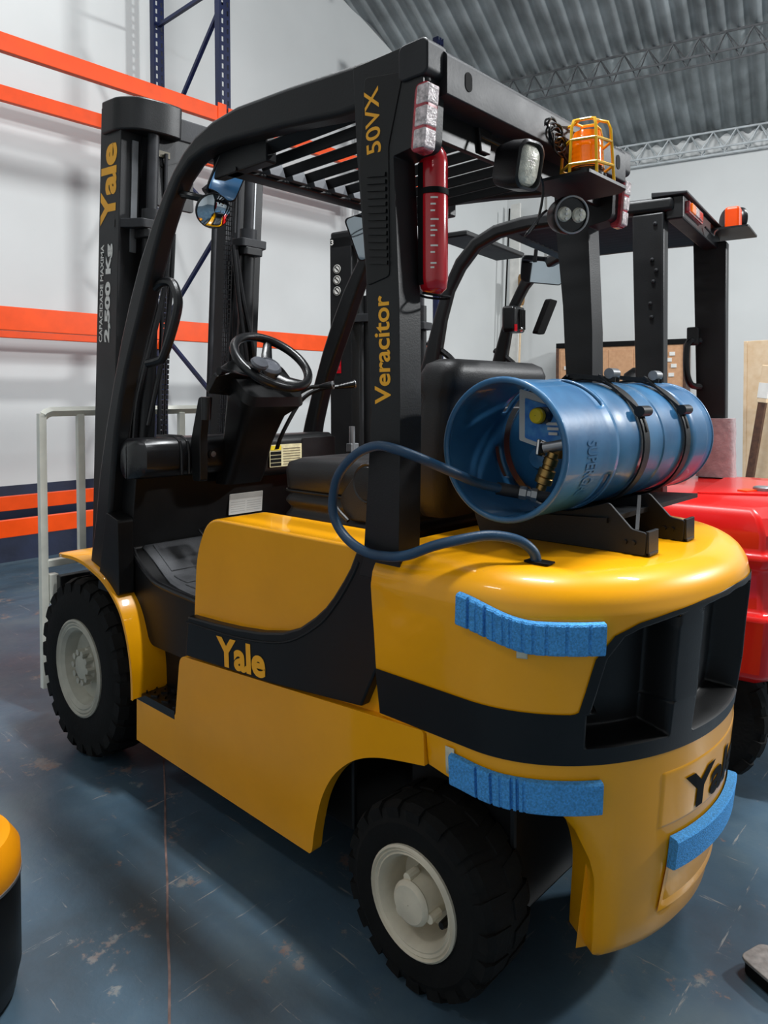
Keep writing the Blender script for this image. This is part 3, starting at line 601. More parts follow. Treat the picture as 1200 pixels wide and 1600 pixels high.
# --- mirrors under the front corners
def rbox(c,n,u,hx,hy,th,r): 
    n=V(n).normalized(); u=V(u); u=(u-n*u.dot(n)).normalized(); w=n.cross(u); c=V(c)
    return lambda a,b_,t:c+w*a+u*b_+n*t,hx,hy,th,r
def mirror(c,n,u,hx,hy,r,par=FK):
    f,hx,hy,th,r=rbox(c,n,u,hx,hy,.02,r)
    mm=G().prism(rrect(0,0,hx,hy,r,6),-.025,0,lambda a,b_,t:f(a*(1 if t==0 else .86),b_*(1 if t==0 else .86),t)).out('mirror',PLA,par,ang=40,bev=.003)
    G().prism(rrect(0,0,hx-.006,hy-.006,r*.9,6),.0005,.0015,f).out('mirror_glass',GLS,mm,ang=0); return mm
mirror((.835,.402,2.045),(-.80,.22,-.42),(-.1,-.22,1),.052,.078,.022)
def convex(c,n,r,par=FK):
    mm=G().lathe([(r*.5,-.03),(r,-.01),(r,.0),(r*.94,.002)],c,n,32).out('convex_mirror',PLA,par,ang=40)
    G().lathe([(r*.94,.002),(r*.75,.008),(r*.5,.013),(r*.25,.0155),(.001,.0165)],c,n,32,False).out('mirror_glass',GLS,mm,ang=60)
convex((.865,.440,1.932),(-.82,.25,-.42),.054)
G().tube(smooth([(.99,.47,2.0),(.95,.465,1.99),(.91,.43,1.975),(.90,.43,1.96)],4),.012,8).out('mirror_arm',PLA,FK)
G().tube(smooth([(.91,.44,2.0),(.90,.41,2.03)],4),.014,8).out('mirror_arm',PLA,FK)
mirror((.93,-.30,1.985),(-.80,.52,-.2),(.08,.45,1),.06,.088,.016)
G().tube([(.95,-.33,1.97),(.97,-.42,2.02)],.011,8).out('mirror_arm',PLA,FK)

# --- mast, tilted back
al=R(4.2)
def MT(x,y,h): return (1.955+x*math.cos(al)-h*math.sin(al),y,.02+h*math.cos(al)+x*math.sin(al))
for sg in(1,-1):
    g=G().prism([(-.165,.258),(-.165,.345),(0,.345),(0,.258),(-.018,.258),(-.018,.325),(-.147,.325),(-.147,.258)],.06,2.50,lambda u,w,t:(u,sg*w,t))
    rl_=g.out('outer_mast_rail',STEELK if 0 else BLK,FK,ang=0,bev=.003,xf=MT)
    if sg>0:
        text('Yale',lambda a,b_:MT(-.012-.125*(1-b_) if 0 else -.140+.126*(b_),.3462,2.035+.315*a),YPR,rl_,off=.04,label='yellow maker name lettering')
        text('CAPACIDADE MAXIMA',lambda a,b_:MT(-.050+.027*b_,.3462,1.57+.39*a),WHT,rl_,off=.02,label='white capacity lettering')
        text('2,500 Kg',lambda a,b_:MT(-.122+.055*b_,.3462,1.57+.39*a),WHT,rl_,off=.05,label='white capacity lettering')
    G().prism([(-.155,.20),(-.155,.252),(-.135,.252),(-.135,.232),(-.03,.232),(-.03,.252),(-.01,.252),(-.01,.20)],.10,2.48,lambda u,w,t:(u,sg*w,t)).out('inner_mast_rail',STEELK,FK,ang=0,bev=.002,xf=MT)
    G().box(-.173,-.166,sg*.275,sg*.30,1.93,2.36).out('wear_strip',GRYM,FK,ang=0,xf=MT)
    cy=G().cyl((-.215,sg*.235,.12),(-.215,sg*.235,2.06),.034,24).out('lift_cylinder',BLK,FK,ang=40,xf=MT)
    G().cyl((-.215,sg*.235,2.06),(-.215,sg*.235,2.39),.022,20).out('cylinder_rod',STEELK,cy,xf=MT)
    G().cyl((-.215,sg*.235,2.05),(-.215,sg*.235,2.10),.038,24).out('cylinder_gland',STEELK,cy,xf=MT)
    G().cyl((-.215,sg*.178,.3),(-.215,sg*.178,2.33),.008,10).out('hydraulic_pipe',STEELK,FK,xf=MT)
    G().prism(fillet([(-.265,.17),(-.265,.30),(-.15,.345),(-.12,.345),(-.12,.17)],.012,3),2.02,2.055,lambda u,w,t:(u,sg*w,t)).out('cylinder_clamp',STEELK,FK,ang=0,bev=.004,xf=MT)
    G().prism(rrect(-.215,sg*.235,.05,.05,.015),1.985,2.02,lambda u,w,t:(u,w,t)).out('clamp_lower',BLK,FK,ang=0,bev=.004,xf=MT)
    G().prism(fillet([(-.245,.125),(-.255,.20),(-.235,.31),(-.15,.36),(-.03,.36),(-.03,.125)],[.02,.05,.06,.03,.01,.01],5),2.39,2.515,lambda u,w,t:(u,sg*w,t)).out('crosshead_block',BLK,FK,ang=40,bev=.014,seg=3,xf=MT)
    # leaf chain
    g=G(); 
    for k in range(96):
        h=.32+.021*k
        for o_ in(-.014,-.005,.005,.014): g.box(-.199,-.181,sg*.145+o_-.003,sg*.145+o_+.003,h,h+.017)
    g.cyl((-.19,sg*.145-.006,.32),(-.19,sg*.145-.006,2.33),.004,6); g.out('lift_chain',STEELK,FK,ang=0,xf=MT)
    G().tube(smooth([(-.23,sg*.16,2.0),(-.25,sg*.19,1.8),(-.26,sg*.24,1.6),(-.25,sg*.27,1.45),(-.22,sg*.28,1.3),(-.2,sg*.28,1.0)],5),.011,8).out('mast_hose',PLA,FK,xf=MT)
    G().tube(smooth([(-.23,sg*.145,2.02),(-.26,sg*.17,1.75),(-.275,sg*.21,1.5),(-.26,sg*.25,1.25)],5),.010,8).out('mast_hose',PLA,FK,xf=MT)
G().box(-.20,-.06,-.13,.13,2.40,2.49).out('crosshead_beam',STEELK,FK,ang=0,bev=.006,xf=MT)
for h0 in(.55,1.05): G().box(-.16,-.12,-.30,.30,h0,h0+.10).out('mast_crossmember',BLK,FK,ang=0,bev=.004,xf=MT)
G().cyl((-.19,-.075,.5),(-.19,-.075,2.35),.012,12).out('hose_guide_rod',STEELK,FK,xf=MT)
hg=G().prism(fillet([(.212,2.12),(.212,2.375),(.18,2.40),(.045,2.475),(.045,2.12)],.012,3),1.585,1.60,lambda u,w,t:(t,u,w)).out('hose_guard',BLK,FK,ang=0,bev=.003)
G().box(1.58,1.585,.155,.205,2.315,2.34).out('serial_plate',BEIGE,hg,ang=0)
G().bar((1.583,.19,2.385),(1.583,.10,2.425),.004,.006).out('pressed_rib',SHELL,hg,ang=0); G().bar((1.583,.195,2.28),(1.583,.09,2.325),.004,.006).out('pressed_rib',SHELL,hg,ang=0)
# carriage, load backrest and forks
g=G(); g.box(2.04,2.08,-.42,.42,.18,.28); g.box(2.04,2.08,-.42,.42,.52,.60); g.box(1.98,2.05,-.18,-.12,.16,.64); g.box(1.98,2.05,.12,.18,.16,.64); g.out('fork_carriage',BLK,FK,ang=0,bev=.004)
lb=G().tube(smooth([(2.13,.452,.11),(2.13,.452,.7),(2.13,.452,1.24),(2.13,.446,1.275),(2.13,.42,1.295),(2.13,.36,1.298),(2.13,0,1.298),(2.13,-.36,1.298),(2.13,-.42,1.295),(2.13,-.446,1.275),(2.13,-.452,1.24),(2.13,-.452,.7),(2.13,-.452,.11)],3),.021,4,cap=True).out('load_backrest',WRAIL,FK,ang=30)
for y in(.285,.0-.223,-.02): G().box(2.116,2.142,y-.016,y+.016,.62,1.285).out('backrest_bar',WRAIL,lb,ang=0,bev=.003)
G().box(2.11,2.145,-.44,.44,.63,.66).out('backrest_rail',WRAIL,lb,ang=0,bev=.003)
G().box(2.10,2.14,.40,.435,.47,.60).out('backrest_lug',WRAIL,lb,ang=0,bev=.003)
G().box(2.03,2.05,.27,.42,.42,.50).out('hook_block',BLK,FK,ang=0,bev=.004)

# --- gas cylinder saddle
for y,x1 in((.165,-.392),(-.06,-.392)):
    g=G().prism(fillet([(.06,1.003),(-.385,1.003),(-.39,1.055),(-.355,1.06),(-.30,1.115),(-.20,1.085),(-.06,1.085),(.04,1.12),(.08,1.06)],.006,2),y-.004,y+.004)
    g.box(-.395,.06,y-.05,y,1.003,1.010); g.prism(fillet([(-.385,1.003),(-.393,1.003),(-.393,1.058),(-.385,1.058)],0,1),y-.055,y)
    g.out('saddle_plate',BLK,FK,ang=0,bev=.0015)
G().prism([(-.30,1.08),(-.05,1.068),(.02,1.075),(.02,1.065),(-.05,1.055),(-.30,1.068)],-.40,.18).out('saddle_tray',BLK,FK,ang=0)
for y,z0 in((.165,1.04),(-.06,1.04)):
    for x in(-.36,-.34): G().cyl((x,y+.004,1.03),(x,y+.010,1.03),.006,6).out('saddle_bolt',SHELL,FK)
G().bar((-.355,.14,1.05),(-.30,.0,1.11),.008,.012).out('saddle_brace',BLK,FK,ang=0)
TX,TZ,TR=-.128,1.238,.160
def ty(y,a,r): return (TX+r*math.cos(a),y,TZ+r*math.sin(a))
for ys in(-.055,-.335):
    st=G(); 
    rs=[[ty(ys-.017,a,TR+.004),ty(ys+.017,a,TR+.004),ty(ys+.017,a,TR+.0085),ty(ys-.017,a,TR+.0085)] for a in np.linspace(R(-10),R(-10)+2*PI,49)]
    st=st.rings(rs,False).out('tank_strap',BLK,FK,ang=30)
    # toggle clamp over the top
    a=R(150); p=V(ty(ys,a,TR+.02)); q=V(ty(ys,R(96),TR+.036)); 
    G().bar(V(ty(ys,R(150),TR+.012)),V(ty(ys+.02,R(105),TR+.024)),.026,.006).out('clamp_lever',BLK,st,ang=0,bev=.001)
    G().bar(V(ty(ys+.012,R(118),TR+.026)),V(ty(ys+.03,R(78),TR+.022)),.006,.012).out('clamp_link',BLK,st,ang=0)
    G().bar(V(ty(ys-.012,R(118),TR+.026)),V(ty(ys+.03,R(78),TR+.022)),.006,.012).out('clamp_link',BLK,st,ang=0)
    G().cyl(V(ty(ys-.026,R(152),TR+.018)),V(ty(ys+.026,R(152),TR+.018)),.014,14).out('clamp_pin',BLK,st)
    G().cyl(V(ty(ys-.02,R(112),TR+.035)),V(ty(ys+.02,R(112),TR+.035)),.014,14).out('clamp_pin',GRYM,st)
    G().obox(ty(ys,R(161),TR+.009),V((0,.004,0)),V((math.cos(R(71)),0,math.sin(R(71))))*.025,V((math.cos(R(161)),0,math.sin(R(161))))*.001).out('strap_slot',KPR,st,ang=0)
    G().bar(ty(ys,R(60),TR+.01),ty(ys+.03,R(80),TR+.02),.026,.006).out('strap_tail',BLK,st,ang=0)

# ================================================================ gas cylinder, hose, extinguisher, foam pads
TK=thing('gas_cylinder','blue liquid gas cylinder lying in a black saddle with two straps','gas cylinder',(TX,-.1,TZ-TR))
tl_=V((TX,-.1,TZ-TR)); txf=lambda x,y,z:(x-tl_.x,y-tl_.y,z-tl_.z)
pr=[(.001,.165),(.05,.158),(.09,.145),(.125,.122),(.148,.09),(.157,.055),(TR-.002,.02),(TR-.002,-.02),(TR,-.03),(TR-.002,-.04),(TR-.002,-.18),(TR+.001,-.185),(TR+.001,-.20),(TR-.002,-.205),(TR-.002,-.36),(.155,-.40),(.14,-.44),(.10,-.47),(.001,-.49)]
tb=G().lathe([(r,y) for r,y in pr],(TX,0,TZ),(0,1,0),64,False).out('tank_body',TANK,TK,ang=30,xf=txf)
P=[]
for i,y in enumerate([.10,.115,.13,.145,.16,.2,.25,.30,.335,.345]):
    P.append([ty(y,2*PI*j/96-PI/2,TR-.001+.003*(y<.13)) for j in range(97)])
def cs_(i,j):
    a=(j*3.75-90)%360; return 1<=i<=2 and (95<a<140 or 200<a<245 or 325<a<356 or 28<a<66)
G().grid(P,cs_).out('collar',TANK,TK,ang=60,solid=.007,xf=txf)
G().tube([ty(.347,2*PI*j/64,TR) for j in range(64)],.0075,10,closed=True).out('collar_rim',TANK,TK,ang=80,xf=txf)
P=[[ty(y,2*PI*j/96-PI/2,TR-.002) for j in range(97)] for y in(-.37,-.42,-.50,-.55)]
G().grid(P).out('foot_ring',TANK,TK,ang=60,solid=.007,xf=txf)
G().tube([ty(-.55,2*PI*j/64,TR-.002) for j in range(64)],.0065,10,closed=True).out('foot_rim',TANK,TK,ang=80,xf=txf)
text('SUPERGAS',lambda u,w:txf(*ty(.255-.05*w,R(172)-u*R(48)*-1,TR+.0045)),TANK,TK,off=.02,name='embossed_letters')
text('SUPERGAS',lambda u,w:txf(*ty(.31-.035*(1-w),R(20)+u*R(40),TR-.0058)),TANK,TK,off=.02,name='embossed_letters')
# valve group on the dome
vc=V((TX-.03,.16,TZ+.0))
G().prism(rrect(0,0,.085,.065,.004),0,.001,lambda u,w,t:txf(TX-.005+u*.9,.172+t+.0-abs(u)*.12,TZ+.055+w+u*.25)).out('paper_label',WHT,TK,ang=0,label='white and blue paper seal label')
G().prism(rrect(0,0,.072,.050,.004),.001,.002,lambda u,w,t:txf(TX-.012+u*.9,.1735+t+.0-abs(u)*.12,TZ+.050+w+u*.25)).out('label_print',LBL,TK,ang=0)
for k in range(3): G().prism(rrect(0,0,.018-.003*k,.0035,.001),.0022,.003,lambda u,w,t:txf(TX-.03+u,.1715+t,TZ+.055+w-.012*k)).out('label_line',WHT,TK,ang=0)
G().lathe([(.019,-.03),(.019,.02),(.016,.024),(.001,.025)],(TX-.005,.19,TZ+.075),(0,1,0),24,False).out('yellow_cap',WARNY,TK,ang=30,xf=txf)
G().lathe([(.021,-.03),(.021,.008)],(TX-.005,.19,TZ+.075),(0,1,0),24).out('cap_seat',PLA,TK,xf=txf)
G().lathe([(.030,-.03),(.030,.01),(.024,.02),(.001,.022)],(TX+.005,.165,TZ-.03),(0,1,0),24,False).out('blue_plug',TANK,TK,ang=30,xf=txf)
G().lathe([(.024,.0),(.022,.06),(.001,.062)],(TX-.062,.14,TZ-.005),(0,1,0),20,False).out('valve_boss',BRS,TK,xf=txf)
G().cyl((TX-.042,.235,TZ+.0),(TX-.10,.225,TZ+.012),.013,14).out('valve_body',GRYM,TK,xf=txf)
G().obox((TX-.035,.237,TZ+.0),(.004,0,.0),(0,.018,0.004),(0,-.004,.019)).out('valve_flange',CHR,TK,ang=0,bev=.003,xf=txf)
d=V((.032,.012,-.10)).normalized(); p0=V((TX-.065,.232,TZ-.01))
G().lathe([(.013,0),(.013,.012),(.017,.014),(.017,.030),(.015,.032),(.015,.04),(.020,.042),(.020,.058),(.0185,.06),(.0205,.062),(.0205,.076),(.012,.08),(.012,.095)],p0,d,16,True).out('brass_coupling',BRS,TK,ang=30,xf=txf)
HS=thing('gas_hose','blue rubber gas hose looping from the cylinder round the left rear pillar','hose',(-.235,.377,1.0))
hl=V((-.235,.377,1.0)); hx=lambda x,y,z:(x-hl.x,y-hl.y,z-hl.z)
p1=p0+d*.095
hp_=smooth([(-.098,.290,1.139),(-.06,.34,1.155),(-.03,.42,1.19),(0,.50,1.225),(.045,.528,1.243),(.09,.535,1.247),(.152,.535,1.226),(.208,.535,1.18),(.238,.53,1.125),(.238,.53,1.07),(.20,.53,1.025),(.13,.535,.999),(.06,.535,.997),(.0,.53,1.008),(-.06,.515,1.034),(-.11,.49,1.050),(-.16,.445,1.06),(-.205,.405,1.05),(-.23,.382,1.025),(-.235,.377,.996)],6)
G().tube(hp_,.0115,14).out('hose_tube',HOSE,HS,ang=80,xf=hx)
h0=V(hp_[0]); dirh=(V((-.155,.262,1.130))-h0).normalized()
G().cyl(h0-dirh*.02,h0+dirh*.032,.0155,16).out('crimp_sleeve',STEELK,HS,xf=hx)
G().lathe([(.011,.03),(.016,.034),(.016,.05),(.012,.052),(.012,.06),(.0155,.062),(.0155,.075)],h0,dirh,6).out('swivel_nut',GRYM,HS,ang=20,xf=hx)
G().tube([h0+dirh*.07,h0+dirh*.10,p1+V((.0,0,-.012)),p1],[.012,.013,.013,.011],12).out('elbow',STEELK,HS,xf=hx)
G().prism(rrect(-.242,.377,.03,.018,.006),1.003,1.006,lambda u,w,t:(u,w,t)).out('hose_slot',KPR,FK,ang=0)
EX=thing('fire_extinguisher','red fire extinguisher strapped behind the left rear pillar','fire extinguisher',(.027,.405,1.60))
G().lathe([(.001,-.002),(.018,.0),(.031,.012),(.0345,.035),(.0345,.225),(.030,.24),(.022,.25)],(0,0,0),(0,0,1),32,False).out('cylinder',EXT,EX,ang=40)
G().lathe([(.034,.236),(.0345,.30),(.031,.325),(.018,.345),(.001,.348)],(0,0,0),(0,0,1),32,True).out('plastic_hood',EXT,EX,ang=40,label='red plastic hood over the valve')
G().lathe([(.0355,.228),(.0365,.236),(.0355,.242)],(0,0,0),(0,0,1),32,False).out('strap_band',KPR,EX)
for k,(zz,w_) in enumerate(((.215,.5),(.20,.35),(.185,.3),(.165,.55),(.15,.3),(.14,.45),(.128,.3),(.105,.5),(.09,.3),(.065,.4),(.055,.25))):
    for a0 in(R(118),): G().grid([[(.0349*math.cos(a),.0349*math.sin(a),zz+h) for a in np.linspace(a0,a0+w_,7)] for h in(0,.004)]).out('printed_line',WHT,EX,ang=60)
exb=G().box(.03,.045,.43,.44,1.62,1.9); exb.tube(smooth([(.03,.44,1.60),(-.005,.43,1.592),(-.01,.39,1.592),(.02,.37,1.592),(.05,.40,1.595),(.05,.44,1.60)],3),.003,6); exb.out('extinguisher_bracket',KPR,FK,ang=0)
def pad(name,label,s0,s1,z0,z1,cuts,th=.014,dz=lambda s:0):
    sc_=[s0]
    for c in cuts: sc_+=[c-.0035,c-.002,c,c+.002,c+.0035]
    extra=[s for s in np.linspace(s0,s1,40) if min(abs(s-c) for c in cuts+[9])>.006]
    ss=sorted(set(sc_+extra+[s1])); ss=[s for s in ss if s0<=s<=s1]
    def th_(s): 
        for c in cuts:
            if abs(s-c)<.0025: return (.8 if int(c*1000)%3 else .45)*th
        return th
    rs=[]
    for s in ss:
        t=th_(s); e0=.0035
        za,zb=z0+dz(s),z1+dz(s)
        rs.append([cwp(s,za,e0),cwp(s,zb,e0),cwp(s,zb-.002,e0+t*.8),cwp(s,zb-.006,e0+t),cwp(s,za+.006,e0+t),cwp(s,za+.002,e0+t*.8)])
    c0=V(cwp((s0+s1)/2,z0,.01))
    g=G().rings(rs); o=g.out(name,FOAM,None,ang=25,xf=lambda x,y,z:(x-c0.x,y-c0.y,z-c0.z)); o.location=c0
    return setp(o,label,'foam pad')
def flat(s,z,e): return cwp(s,z,e)
pad('foam_pad','blue foam pad taped on the upper left corner of the counterweight',.257,.530,.843,.912,[.285,.302,.318,.335,.352,.364,.385,.403,.425,.46,.50],dz=lambda s:.038*(1-sm((s-.25)/.16)))
pad('foam_pad','blue foam pad taped under the black band beside the left rear wheel',.215,.540,.503,.575,[.285,.318,.338,.36,.372,.385],dz=lambda s:.008*(1-sm((s-.2)/.15)))
pad('foam_pad','blue foam pad taped under the black lettering on the rear of the counterweight',.735,ST-.735,.335,.408,[],.022)
pad('foam_pad','blue foam pad end peeping round the far right corner of the counterweight',ST-.50,ST-.26,.60,.69,[],.014)
def paper(s0,s1,z0,z1,label,e=.0045):
    P=[[cwp(s0+(s1-s0)*j/8,z0+(z1-z0)*i/3,e) for j in range(9)] for i in range(4)]; c0=V(cwp(s0,z0,e))
    o=G().grid(P).out('tape_strip',TAPE,None,ang=60,solid=.0012,xf=lambda x,y,z:(x-c0.x,y-c0.y,z-c0.z)); o.location=c0; setp(o,label,'tape')
paper(.198,.222,.53,.592,'strip of off-white tape at the front end of the lower foam pad')
paper(.372,.392,.832,.85,'scrap of white tape under the upper foam pad')

# ================================================================ the red forklift behind
RF=thing('forklift','red forklift with black guard parked behind the yellow one','forklift',(.054,-1.27,0),R(8.3))
def oct_(hx0,hx1,hy,c,z): return [(hx0+c,hy,z),(hx1,hy,z),(hx1,-hy,z),(hx0+c,-hy,z),(hx0,-hy+c*1.3,z),(hx0,hy-c*1.3,z)]
rs=[]
for z,o in((.40,-.03),(.43,.0),(.60,.012),(.63,.016),(.645,-.01),(.78,-.012),(.80,.004),(.83,.012),(.845,-.006),(.90,-.004),(.955,-.02),(.985,-.045),(1.0,-.09)):
    rs.append(oct_(-.52-o,.35,.50+o,.17,z))
rc=G().rings(rs).out('counterweight',RED,RF,ang=24,bev=.012,seg=3)
G().prism(fillet([(-.10,.30),(-.46,.16),(-.46,-.16),(-.10,-.30)],.03,4),.995,1.008,lambda u,w,t:(u,w,t)).out('deck_panel',RED,RF,ang=0,bev=.004)
G().prism(fillet([(.30,.955),(1.0,.955),(1.1,.55),(1.1,.25),(.30,.25)],[0,.06,.02,0,0],4),-.46,.46).out('hood',RED,RF,ang=40,bev=.03,seg=4)
G().box(.1,1.85,-.35,.35,.2,.5).out('chassis',SHELL,RF,ang=0)
G().lathe([(.036,0),(.036,.012),(.030,.016),(.001,.017)],(-.30,.12,1.007),(0,0,1),24,False).out('fuel_cap',GRYM,RF,ang=30)
G().prism([(-.22,.18),(-.255,.20),(-.29,.14),(-.24,.12)],1.007,1.012,lambda u,w,t:(u,w,t)).out('orange_tag',ORA,RF,ang=0)
wheel(RF,(-.10,.265),.47,.265,.13,.17,1,RIMG,True,18,'rear_wheel'); wheel(RF,(-.10,.265),-.47,.265,.13,.17,-1,RIMG,True,18,'rear_wheel')
wheel(RF,(1.55,.33),.42,.33,.18,.18,1,RIMG,False,20,'front_wheel'); wheel(RF,(1.55,.33),-.42,.33,.18,.18,-1,RIMG,False,20,'front_wheel')
ao=[(1.33,.70),(1.15,1.20),(1.031,1.529),(.981,1.697),(.932,1.833),(.869,1.951),(.79,2.03),(.69,2.075),(.56,2.093),(.35,2.095),(-.03,2.085)]
ai=[(1.24,.70),(1.06,1.20),(.955,1.527),(.925,1.694),(.888,1.816),(.835,1.906),(.762,1.985),(.67,2.022),(.54,2.035),(.35,2.037),(-.03,2.03)]
for sg in(1,-1):
    af=G().prism(ao+ai[::-1],sg*.37,sg*.315).out('guard_side_frame',BLK,RF,ang=30,bev=.016,seg=3)
    x0,x1=(.10,.0) if sg>0 else (.02,-.10)
    rp2=G().prism([(x0+.02,2.03),(x0-.01,.99),(x1,.99),(x1+.005,2.03)],sg*.37,sg*.30).out('rear_pillar',BLK,RF,ang=30,bev=.006)
    for k,(xx,zz) in enumerate(((.035,1.99),(.045,1.86),(.04,1.78),(.05,1.70),(.045,1.65),(.03,1.82))):
        if sg>0: G().lathe([(.008,0),(.007,.004),(.001,.006)],(xx,.371,zz),(0,1,0),10,False).out('bolt',STEELK,rp2)
    g=G().tube(smooth([(1.02,sg*.34,1.60),(.95,sg*.335,1.56),(.89,sg*.33,1.50),(.895,sg*.33,1.40),(.98,sg*.335,1.20),(1.05,sg*.34,1.16)],4),.014,8); g.out('grab_handle',PLA,af)
# curved grab handle on the right rear pillar
G().tube(smooth([(.0,-.27,1.60),(.03,-.235,1.60),(.045,-.22,1.57),(.045,-.22,1.47),(.03,-.235,1.41),(.0,-.275,1.40)],4),.014,10).out('pillar_handle',PLA,RF)
G().box(.0,.05,-.26,-.235,1.58,1.66).out('handle_bracket',PLA,RF,ang=0,bev=.006)
G().box(-.06,.0,-.36,.36,2.0,2.085).out('rear_beam',BLK,RF,ang=0,bev=.006)
G().prism([(-.075,2.085),(-.075,2.095),(.05,2.105),(.05,2.085)],-.37,.37).out('rear_lip',STEELK,RF,ang=0,bev=.003)
G().box(.60,.66,-.35,.35,2.03,2.075).out('front_beam',BLK,RF,ang=0,bev=.006)
G().box(.84,1.0,-.31,.31,2.06,2.085).out('front_visor',BLK,RF,ang=0,bev=.006)
for k in range(12):
    y=.29-.053*k
    G().obox((.33,y,2.045),(.32,0,0),(0,.020,.006),(0,-.002,.008)).out('roof_bar',SHELL,RF,ang=0,bev=.002)
lb_=G().box(-.075,-.055,.09,.33,2.025,2.068).out('light_bar',AMB if 0 else TAILR,RF,ang=0,bev=.005,label='orange and clear tail lamp strip')
for y,mt_ in((.275,AMB),(.21,TAILW),(.145,TAILR)): G().box(-.081,-.074,y-.03,y+.03,2.03,2.063).out('lamp_lens',mt_,lb_,ang=0,bev=.003)
G().prism(fillet([(-.20,-.42),(-.20,-.16),(-.02,-.16),(-.02,-.42)],.01,2),2.052,2.06,lambda u,w,t:(u,w,t)).out('lamp_plate',BLK,RF,ang=0)
o3=V((-.13,-.345,2.118)); a3=V((-.75,-.66,-.05)).normalized()
w3=G().lathe([(.02,-.06)]+[(.048+(.006 if k%2 else 0),-.055+.007*k) for k in range(8)]+[(.058,.004),(.058,.012),(.052,.013)],o3,a3,28).out('work_lamp',PLA,RF,ang=30)
G().lathe([(.054,.012),(.045,.02),(.001,.024)],o3,a3,24,False).out('lamp_lens',LENS,w3,ang=40)
wb_=G().box(-.16,-.10,-.275,-.215,2.06,2.155).out('orange_buzzer',ORA,RF,ang=0,bev=.012)
G().tube(smooth([(-.07,.02,2.03),(-.085,-.06,2.01),(-.08,-.12,2.035),(-.09,-.18,2.06)],4),.004,6).out('lamp_cable',PLA,RF)
mirror((.74,-.30,1.985),(-.86,.46,-.1),(0,0,1),.135,.068,.03,RF)
G().tube([(.75,-.24,2.08),(.76,-.25,2.02)],.010,8).out('mirror_arm',PLA,RF)
a_=G().prism(rrect(0,0,.07,.066,.02),0,.10,lambda u,w,t:(.86+t*.7,-.30+u,1.75+w)).out('head_lamp',PLA,RF,ang=30,bev=.012)
for k in range(4): G().box(.852,.86,-.35+.018*k,-.343+.018*k,1.70,1.80).out('cooling_fin',SHELL,a_,ang=0)
G().box(.85,.86,-.245,-.232,1.685,1.72).out('red_reflector',EXT,a_,ang=0); G().lathe([(.016,0),(.010,.012)],(.86,-.315,1.70),(-1,0,0),14).out('lamp_bolt',CHR,a_)
G().prism(rrect(0,0,.05,.085,.012),0,.03,lambda u,w,t:(.755-w*.42+t,-.385+u*1.0-.02,1.765+w)).out('control_box',KPR,RF,ang=0,bev=.004)
# seat of the red truck
rs=[]
for z,g_ in((.98,-.01),(1.0,0),(1.10,0),(1.12,-.03)): rs.append([(x,y,z) for x,y in rrect(.52,0,.24+g_,.23+g_,.06,5)])
G().rings(rs).out('seat_cushion',VIN,RF,ang=50)
rs=[]
for z,x,dx,hy in((1.05,.22,.06,.20),(1.2,.2,.06,.22),(1.36,.17,.055,.21),(1.45,.16,.05,.18),(1.475,.16,.02,.14)): rs.append([(a,c,z) for a,c in rrect(x,0,dx,hy,min(.05,dx*.9),5)])
G().rings(rs).out('seat_backrest',VIN,RF,ang=50)
# mast of the red truck
rm=lambda x,y,h:(1.60+x,y,h)
for sg in(1,-1):
    mr_=G().prism([(-.13,.24),(-.13,.31),(0,.31),(0,.24),(-.02,.24),(-.02,.295),(-.11,.295),(-.11,.24)],.05,2.14,lambda u,w,t:(u,sg*w,t)).out('outer_mast_rail',BLK,RF,ang=0,bev=.003,xf=rm)
    G().box(-.12,-.02,sg*.19,sg*.235,.1,2.10).out('inner_mast_rail',STEELK,RF,ang=0,bev=.003,xf=rm)
    cy=G().cyl((-.19,sg*.24,.1),(-.19,sg*.24,1.85),.03,20).out('lift_cylinder',BLK,RF,xf=rm); G().cyl((-.19,sg*.24,1.85),(-.19,sg*.24,2.10),.018,16).out('cylinder_rod',STEELK,cy,xf=rm)
    G().cyl((-.19,sg*.175,.2),(-.19,sg*.175,2.05),.009,10).out('hydraulic_pipe',GRYM,RF,xf=rm)
    G().prism(fillet([(-.24,.19),(-.24,.28),(-.13,.31),(-.10,.31),(-.10,.19)],.01,2),1.72,1.76,lambda u,w,t:(u,sg*w,t)).out('cylinder_clamp',STEELK,RF,ang=0,bev=.003,xf=rm)
    if sg>0:
        for z in(1.985,1.932,1.878):
            dc=G().lathe([(.022,0),(.022,.002),(.001,.002)],(1.555,.311,z),(0,1,0),24,False).out('round_sticker',WHT,mr_,ang=0,label='round white warning sticker')
            G().lathe([(.019,.0022),(.019,.003),(.016,.003),(.016,.0022)],(1.555,.311,z),(0,1,0),24,False).out('sticker_ring',KPR,mr_,ang=0)
            G().bar((1.545,.3135,z-.008),(1.565,.3135,z+.01),.001,.005).out('sticker_mark',KPR,mr_,ang=0)
        G().box(1.532,1.566,.311,.3125,1.475,1.585).out('red_decal',EXT,mr_,ang=0)
        for k in range(3): G().box(1.536,1.562,.3126,.313,1.49+.028*k,1.508+.028*k).out('decal_line',TAILR,mr_,ang=0)
        text('3',plane((1.595,.3115,2.105),(-1,0,0),(0,0,1),.018,.026),WHT,mr_,off=.02,label='white number on the mast top')
G().box(1.36,1.60,-.31,.31,2.08,2.17).out('crosshead',BLK,RF,ang=0,bev=.012)
G().box(1.5,1.56,-.29,.29,1.0,1.1).out('mast_crossmember',BLK,RF,ang=0,bev=.004)
G().box(1.0,1.45,-.45,.45,.55,1.10).out('dash',SHELL,RF,ang=0,bev=.04)
G().tube([(1.05,.0,1.05),(.95,0,1.32)],.04,12).out('steering_column',SHELL,RF)
